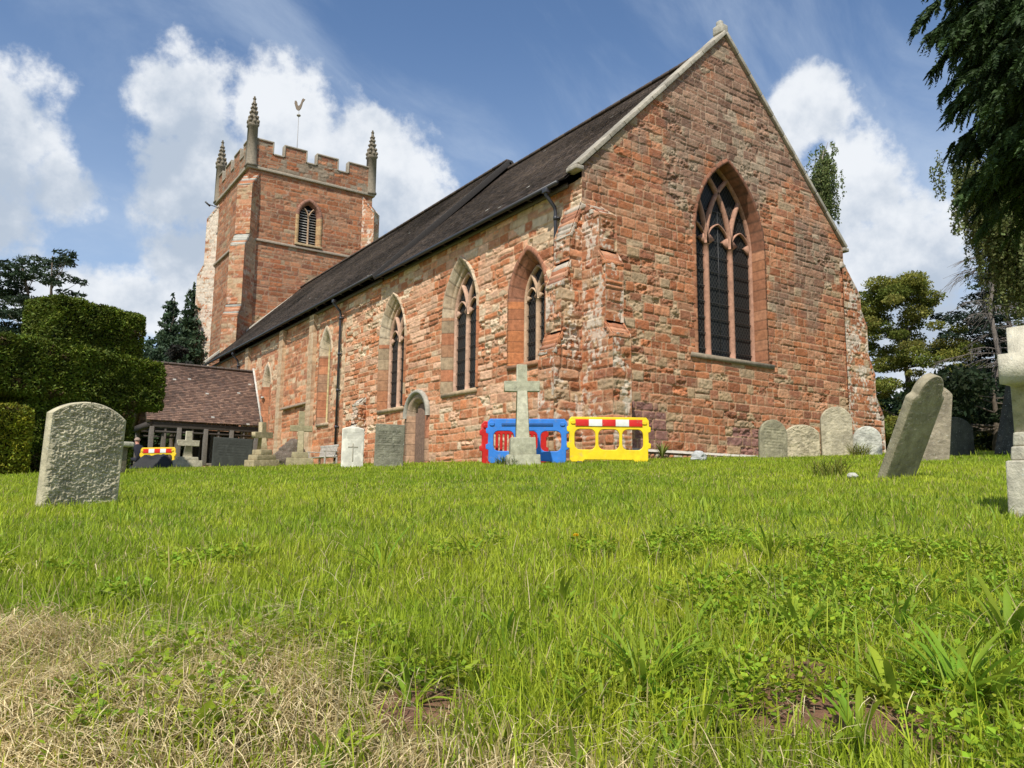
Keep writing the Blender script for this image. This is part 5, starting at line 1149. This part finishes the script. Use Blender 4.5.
# big cypress overhanging the right edge
def cypress():
    r = np.random.default_rng(71); bx, by = 16.4, 4.6; gb = gz(bx, by); o = empty('cypress_tree', (bx, by, gb-.1), 'big dark conifer overhanging the top right corner with fringed drooping sprays', 'conifer')
    tr = MB(); H = 14.5; pts = [np.array([bx+.08*r.normal(), by+.08*r.normal(), gb-.1+H*k/10]) for k in range(11)]; tr.tube(pts, [.34*(1-.9*k/10) for k in range(11)], 10, (.13, .085, .06))
    lf = MB(); P_, T_, S_, C_ = [], [], [], []
    for k in range(560):
        z = r.uniform(.385, .99); a = r.uniform(0, 2*pi); W_ = 3.25*sqrt(max(.02, 1-((z-.56)/.50)**2)) if z > .56 else 3.3*(.66+.34*(z-.28)/.28)
        L_ = W_*r.uniform(.82, 1.08); p = np.array([bx, by, gb+H*z-.4]); up = .30; ts = np.linspace(0, 1, 9); d = np.array([cos(a), sin(a), 0])
        q = np.array([p+d*L_*t+Z*(up*L_*t-.50*L_*t*t) for t in ts])
        if k % 3 == 0: tr.tube(q[:7], [.045*(1-.8*t) for t in ts[:7]], 4, (.11, .075, .05), False)
        hue = r.uniform(.75, 1.3)
        for j in range(34):
            t = r.uniform(.30, 1)**.8; i = min(int(t*8), 7); s = q[i]+(q[i+1]-q[i])*(t*8-i); tg = q[i+1]-q[i]; tg /= np.linalg.norm(tg); sd_ = np.cross(tg, Z)*r.choice([-1, 1])
            e = (tg*r.uniform(.2, .9)+sd_*r.uniform(.1, .9)-Z*r.uniform(.2, .75)); e *= r.uniform(.22, .52)/np.linalg.norm(e)
            m = 11; tt = np.linspace(.05, 1, m); Q = s+e*tt[:, None]-Z*(.10*tt**2)[:, None]; ee = e/np.linalg.norm(e); nn = np.cross(ee, Z+rdir(1, r)[0]*.5); nn /= np.linalg.norm(nn)+1e-9
            for sg in (-1, 1):
                D = ee*.8+nn*sg*.75-Z*.15; D = D/np.linalg.norm(D); D = D+rdir(m, r)*.22; P_.append(Q+D*.045*(1.2-tt)[:, None]); T_.append(D*(.036+.040*(1.1-tt))[:, None]*r.uniform(.8, 1.3)); C_.append(np.tile(np.array((.034, .062, .016))*hue*r.uniform(.75, 1.3), (m, 1)))
    P = np.concatenate(P_); T = np.concatenate(T_); C = np.concatenate(C_); B = np.cross(T, rdir(len(P), r)); B = B/(np.linalg.norm(B, axis=1)[:, None]+1e-9)*np.linalg.norm(T, axis=1)[:, None]*.36
    quads(P, T, B, C, lf); tr.build('trunk', M_BARK, o, True); lf.build('crown', M_NEEDLE, o)
cypress()
# far trees closing the horizon
FG = [(.09, .13, .045), (.11, .15, .05), (.075, .11, .04)]
for i, (px, s, H, W_) in enumerate(((-60, 90, 9, 14), (20, 110, 10, 16), (110, 120, 9, 16), (860, 75, 7, 12), (940, 80, 8, 14), (1040, 70, 9, 14), (1120, 60, 10, 14))):
    bushy('distant_tree', ['round green tree far off at the left edge', 'round green tree far off behind the pines', 'round green tree far off behind the yew', 'round green tree far off by the north buttress', 'round green tree far off behind the cedar', 'round green tree far off at the right edge', 'round green tree far off beyond the right-hand cross'][i], 'tree', px, s, .5, H, W_, 40, 80+i, FG, .4, 60, 'far trees beyond the churchyard')

# ================================================================ grass
def blades(mb, x, y, L_, W_, lean, az, C, r, curl=.5, segs=2, z=None, bury=.01):
    n = len(x); z = (ground(x, y) if z is None else z)-bury; d = np.stack([np.cos(az), np.sin(az), 0*az], 1); sd_ = np.stack([-np.sin(az), np.cos(az), 0*az], 1)
    tw = r.uniform(-.9, .9, n)[:, None]; sd_ = sd_*np.cos(tw)+d*np.sin(tw)
    b = np.stack([x, y, z], 1); lean = lean[:, None]; L2 = L_[:, None]; w = (W_/2)[:, None]
    def at(t): a = lean*(1-curl+curl*2*t*.8); return b+(d*np.sin(a)+Z*np.cos(a))*L2*t
    R_ = [0, .45, .8] if segs == 3 else [0, .55]; wt = [1, .85, .55] if segs == 3 else [1, .75]; V = []
    for t, k in zip(R_, wt): c = at(t); V += [c-sd_*w*k, c+sd_*w*k]
    V.append(at(1.0)); V = np.stack(V, 1); m = V.shape[1]; q = np.arange(n)[:, None]*m
    for i in range(len(R_)-1): mb.L.append((q+np.array([2*i, 2*i+1, 2*i+3, 2*i+2])+mb.n).ravel()); mb.S.append(np.full(n, 4))
    i = 2*(len(R_)-1); mb.L.append((q+np.array([i, i+1, m-1])+mb.n).ravel()); mb.S.append(np.full(n, 3))
    mb.V.append(V.reshape(-1, 3)); mb.C.append(np.repeat(C, m, 0)); mb.n += n*m
def scatter(s0, s1, dens, r, k=.82, ex=.7):
    A = k*(s1*s1-s0*s0)+2*ex*(s1-s0); n = int(A*dens); s = np.sqrt(r.uniform(s0*s0, s1*s1, n)); t = r.uniform(-1, 1, n)*(k*s+ex); return s*DX+t*DY, s*DY-t*DX, s, t
def in_church(x, y): return ((x > XS+.02) & (x < XN) & (y > YE) & (y < 56)) | ((x > TX0) & (x < TX1) & (y > TY0) & (y < TY1)) | ((x > PX0) & (x <= XS+.1) & (y > PYE) & (y < 47.7))
def lawn():
    r = np.random.default_rng(101); mb = MB(); dry = MB()
    for s0, s1, dens, L0, W0, segs in ((1.15, 2.6, 8500, .085, .0042, 3), (2.6, 4.5, 5600, .066, .0050, 3), (4.5, 8, 2700, .052, .0068, 2), (8, 14, 1250, .052, .0105, 2), (14, 23, 700, .06, .016, 2), (23, 48, 60, .09, .04, 2)):
        x, y, s, t = scatter(s0, s1, dens, r); ok = ~in_church(x, y); x, y, s, t = x[ok], y[ok], s[ok], t[ok]; n = len(x)
        d = dryness(x, y); so = soilness(x, y); keep = r.random(n) > (so*.93+.50*d*(1-so)); x, y, s, t, d = x[keep], y[keep], s[keep], t[keep], d[keep]; n = len(x)
        pt = fbm(x*1.1, y*1.1, 51, 3); p2 = fbm(x*3.5, y*3.5, 52, 3); p3 = fbm(x*.35, y*.35, 53, 2)
        L_ = L0*r.uniform(.45, 1.45, n)*(.6+.9*pt)*(1-.15*d); tall = r.random(n) < .02; L_ = np.where(tall, L_*1.9, L_)
        h_ = np.clip(p2*1.2-.1+.25*(r.random(n)-.5)+.6*(p3-.5), 0, 1)[:, None]
        C = np.array([.20, .32, .018])*(1-h_)+np.array([.46, .51, .040])*h_; st = (r.random(n) < .09+.34*d)[:, None]; C = np.where(st, np.array([.44, .36, .15]), C); C = C*r.uniform(.72, 1.3, n)[:, None]
        blades(mb, x, y, L_, W0*r.uniform(.7, 1.3, n)*(1+.0*d), np.abs(r.normal(.35, .32, n))+.05, r.uniform(0, 2*pi, n), C, r, .5, segs)
    tag(mb.build('grass', M_GRASS, None), kind='stuff')
    # hay lying down the foot of the bank
    for s0, s1, dens, L0, W0 in ((1.15, 2.7, 8500, .16, .0030), (2.7, 4.6, 3600, .15, .0038)):
        x, y, s, t = scatter(s0, s1, dens, r); d = dryness(x, y); n = len(x); keep = r.random(n) < np.clip(d*1.0+.015, 0, 1)*np.clip(.35+1.6*sstep(fbm(x*2.6+t*1.2, y*2.6, 61, 3), .42, .62), 0, 1.2); x, y, t, d = x[keep], y[keep], t[keep], d[keep]; n = len(x)
        fl = fbm(x*1.4, y*1.4, 63, 2); az = atan2(-DY, -DX)+(fl-.5)*4+r.normal(0, .55, n); z = ground(x, y)+r.uniform(0, .055, n)
        c = r.random(n)[:, None]; C = np.array([.90, .76, .44])*(1-c)+np.array([.58, .45, .22])*c; C = C*r.uniform(.7, 1.2, n)[:, None]
        blades(dry, x, y, L0*r.uniform(.4, 1.5, n), W0*r.uniform(.7, 1.3, n), r.normal(1.35, .22, n), az, C, r, .25, 3, z)
    x, y, s, t = scatter(1.2, 4.0, 160, r); d = dryness(x, y); k = r.random(len(x)) < .25+.75*d; x, y = x[k], y[k]; n = len(x); C = np.array([.55, .44, .25])*r.uniform(.7, 1.2, n)[:, None]
    blades(dry, x, y, r.uniform(.1, .26, n), np.full(n, .003), r.uniform(.2, 1.2, n), r.uniform(0, 6.3, n), C, r, .6, 3)
    tag(dry.build('dry_grass', M_STRAW, None), kind='stuff')
lawn()
# low broad-leaved weeds: clover and nettle seedlings, lower right mostly
def weeds():
    r = np.random.default_rng(111); mb = MB(); x, y, s, t = scatter(1.2, 4.6, 900, r); keep = (fbm(x*2, y*2, 71, 3)+.16*np.clip(t+.1, -1, 1)*sstep(-s, -4.3, -2.6)-.08*sstep(s, 2.8, 4.4)) -.05*sstep(s, 2.4, 3.4) > .53; x, y, s = x[keep], y[keep], s[keep]; n = len(x); z = ground(x, y)
    col = np.stack([r.uniform(.22, .32, n), r.uniform(.32, .42, n), r.uniform(.02, .04, n)], 1)
    for q in range(6):
        a = r.uniform(0, 2*pi, n)+q; d = np.stack([np.cos(a), np.sin(a), r.uniform(.1, .9, n)], 1); rad = r.uniform(.006, .030, n)[:, None]; P = np.stack([x, y, z+r.uniform(.012, .07, n)], 1)+d*rad
        T = d+rdir(n, r)*.25; T /= np.linalg.norm(T, axis=1)[:, None]; B = np.cross(T, Z+rdir(n, r)*.5); B /= np.linalg.norm(B, axis=1)[:, None]; sz = r.uniform(.007, .015, n)[:, None]; quads(P, T*sz, B*sz*.8, col*r.uniform(.7, 1.25, n)[:, None], mb)
    tag(mb.build('weeds', M_LEAF, None), kind='stuff')
weeds()
def broad():
    r = np.random.default_rng(121); mb = MB()
    for s0, s1, dens, L0, W0 in ((1.2, 3.2, 420, .13, .0095), (3.2, 6.5, 120, .12, .011)):
        x, y, s, t = scatter(s0, s1, dens, r); n = len(x); keep = (r.random(n) < 1.25*sstep(fbm(x*2.2+9, y*2.2, 81, 3)+.10*np.clip(t, -1, 1), .44, .62)*(1-.75*dryness(x, y))) & (soilness(x, y) < .4); x, y = x[keep], y[keep]; n = len(x)
        C = (np.array([.20, .32, .03])+np.array([.14, .12, .01])*r.random((n, 1)))*r.uniform(.75, 1.2, n)[:, None]
        blades(mb, x, y, L0*r.uniform(.5, 1.4, n), W0*r.uniform(.6, 1.4, n), np.abs(r.normal(.5, .35, n))+.1, r.uniform(0, 2*pi, n), C, r, .6, 3)
    tag(mb.build('grass', M_GRASS, None), kind='stuff')
broad()
# strap-leaved plants one can count
def strap(label, px, py, nl, L0, W0, seed, col=(.23, .34, .03), up=.5, group='strap-leaved plants growing in the rough grass', name='plantain_plant', cat='plant', loc=None):
    r = np.random.default_rng(seed)
    if loc is None:
        v = ray_at(px, py, 1.0); s = np.linspace(.8, 20, 4000); P = v[None]*s[:, None]; g = ground(P[:, 0], P[:, 1]); i = np.argmax(P[:, 2] <= g) if (P[:, 2] <= g).any() else 500; x0, y0 = P[i, 0], P[i, 1]
    else: x0, y0 = loc
    mb = MB(); z0 = gz(x0, y0)
    for k in range(nl):
        a = r.uniform(0, 2*pi); L_ = 1.15*L0*r.uniform(.6, 1.15); W_ = 1.15*W0*r.uniform(.7, 1.2); el = r.uniform(up*1.1, 1.5); m = 8; d = np.array([cos(a), sin(a), 0]); sd_ = np.array([-sin(a), cos(a), 0]); sp_ = .0 if nl < 50 else .22*sqrt(r.random()); a9 = r.uniform(0, 6.3); p = np.array([x0+sp_*cos(a9), y0+sp_*sin(a9), z0-.01])+d*.01; V = []; ang = el
        for j in range(m+1):
            t = j/m; w = W_*(.35+.65*sin(pi*min(1, t*1.0+.08))**.8)*(1 if t < .75 else (1-t)/.25+.02)/2; V += [p-sd_*w+Z*w*.5, p, p+sd_*w+Z*w*.5]; p = p+(d*cos(ang)+Z*sin(ang))*L_/m; ang -= (1.0/m)*r.uniform(.5, 1.4)
        F = [[3*j+c, 3*j+c+1, 3*j+c+4, 3*j+c+3] for j in range(m) for c in (0, 1)]; mb.add(V, F, np.array(col)*r.uniform(.75, 1.25)*np.array([r.uniform(.8, 1.25), 1, 1]))
    return tag(mb.build(name, M_LEAF, None, True), label, cat, group)
SP = [('big tuft of broad strap leaves right of centre in the foreground', 645, 690, 26, .22, .014), ('large leafy tuft at the lower right edge', 960, 705, 34, .24, .018), ('tuft with pale flat leaf lying toward bare soil', 895, 706, 10, .22, .02), ('upright dark leafed tuft left of the biggest foreground tuft', 690, 640, 10, .18, .016), ('tall pair of blades above the dry patch, left of centre', 383, 572, 9, .26, .010),
      ('narrow leafy tuft halfway up the bank at centre', 505, 640, 12, .16, .012), ('strap leafed tuft at the right edge of the bank', 1010, 650, 26, .26, .018), ('low dark leaves poking through straw at bottom left', 190, 745, 9, .13, .022), ('small tuft of leaves in the straw below centre', 410, 705, 10, .14, .012), ('leafy tuft at bottom centre', 590, 720, 14, .13, .014),
      ('tuft of leaves beside the right soil patch', 800, 640, 20, .22, .014), ('tuft of broad leaves below the yellow flower', 560, 610, 12, .14, .014), ('upright tuft right of centre, midway up the bank', 770, 560, 10, .20, .012), ('low leafy tuft under the right-hand cross', 985, 560, 10, .18, .012), ('leafy tuft at the bottom edge left of centre', 330, 765, 9, .12, .02)]
for i, (lb, px, py, nl, L0, W0) in enumerate(SP): strap(lb, px, py, nl, L0, W0, 200+i)
rt = np.random.default_rng(300)
TL = ['left', 'centre', 'right']
EX = [(470, 560), (540, 690), (700, 590), (740, 700), (850, 600), (900, 640), (610, 640), (450, 610), (300, 600), (930, 590), (700, 735), (860, 745), (990, 720), (250, 560), (120, 590), (820, 560)]
EL = ['small strap-leaved tuft directly above the narrow leafy tuft at centre', 'small tuft left of the biggest foreground tuft', 'small bright tuft above and right of the biggest foreground tuft', 'small tuft between the biggest foreground tuft and the right soil patch', 'small tuft above the right soil patch', 'small tuft above the large leafy tuft at lower right', 'small tuft above the biggest foreground tuft', 'small tuft in the green grass left of centre', 'small tuft just above the edge of the straw, left of centre', 'small tuft below the right-hand cross, nearer the camera', 'small tuft at the bottom edge below the biggest foreground tuft', 'small tuft at the bottom edge below the right soil patch', 'small tuft in the bottom right corner', 'small tuft in the lawn below the nearest headstone, to its right', 'small tuft in the lawn straight below the nearest headstone', 'small tuft in the lawn left of the leaning headstone, nearer the camera']
for i, (a_, b_) in enumerate(EX): strap(EL[i], a_, b_, int(rt.integers(7, 15)), rt.uniform(.11, .19), rt.uniform(.009, .015), 310+i)
strap('yellowish weedy clump at the foot of the small overgrown headstone', 0, 0, 150, .40, .011, 230, (.20, .20, .04), .9, None, 'weed_clump', 'weeds', (17.9, 11.2))
strap('yellow-green weeds beside the base of the leaning headstone', 0, 0, 130, .28, .008, 231, (.20, .21, .04), .9, None, 'weed_clump', 'weeds', (8.55, 5.75))
strap('slender weed growing against the foot of the east wall', 0, 0, 26, .55, .03, 232, (.18, .22, .05), 1.2, None, 'weed_clump', 'weeds', (15.3, 15.3))
strap('rough grass tuft around the plinth of the tall grey cross', 0, 0, 140, .24, .010, 233, (.16, .19, .05), .8, None, 'weed_clump', 'weeds', (9.05, 13.5))
strap('bright weedy clump beside the dark slate headstone', 0, 0, 110, .38, .018, 234, (.18, .23, .04), .9, None, 'weed_clump', 'weeds', (7.4, 24.6))
# dandelion
def dandelion():
    v = ray_at(576, 556, 1.0); s = np.linspace(.8, 20, 4000); P = v[None]*s[:, None]; g = ground(P[:, 0], P[:, 1]); i = np.argmax(P[:, 2] <= g); x, y, z = P[i, 0], P[i, 1], g[i]
    o = empty('dandelion', (x, y, z), 'single yellow dandelion flower in the grass', 'flower'); mb = MB(); mb.tube([(0, 0, 0), (.01, .0, .05), (.0, .0, .095)], .002, 5, (.2, .25, .06)); mb.build('stem', M_LEAF, o, True, False)
    mb = MB(); r = np.random.default_rng(3); n = 70; a = r.uniform(0, 2*pi, n); e = r.uniform(0, 1.2, n); D = np.stack([np.cos(a)*np.cos(e), np.sin(a)*np.cos(e), np.sin(e)], 1); B = np.cross(D, rdir(n, r)); B /= np.linalg.norm(B, axis=1)[:, None]; quads(np.array([0, 0, .097])+D*.009, D*.010, B*.0028, np.tile((.85, .55, .02), (n, 1)), mb); mb.build('flower_head', M_LEAF, o, False, False)
dandelion()
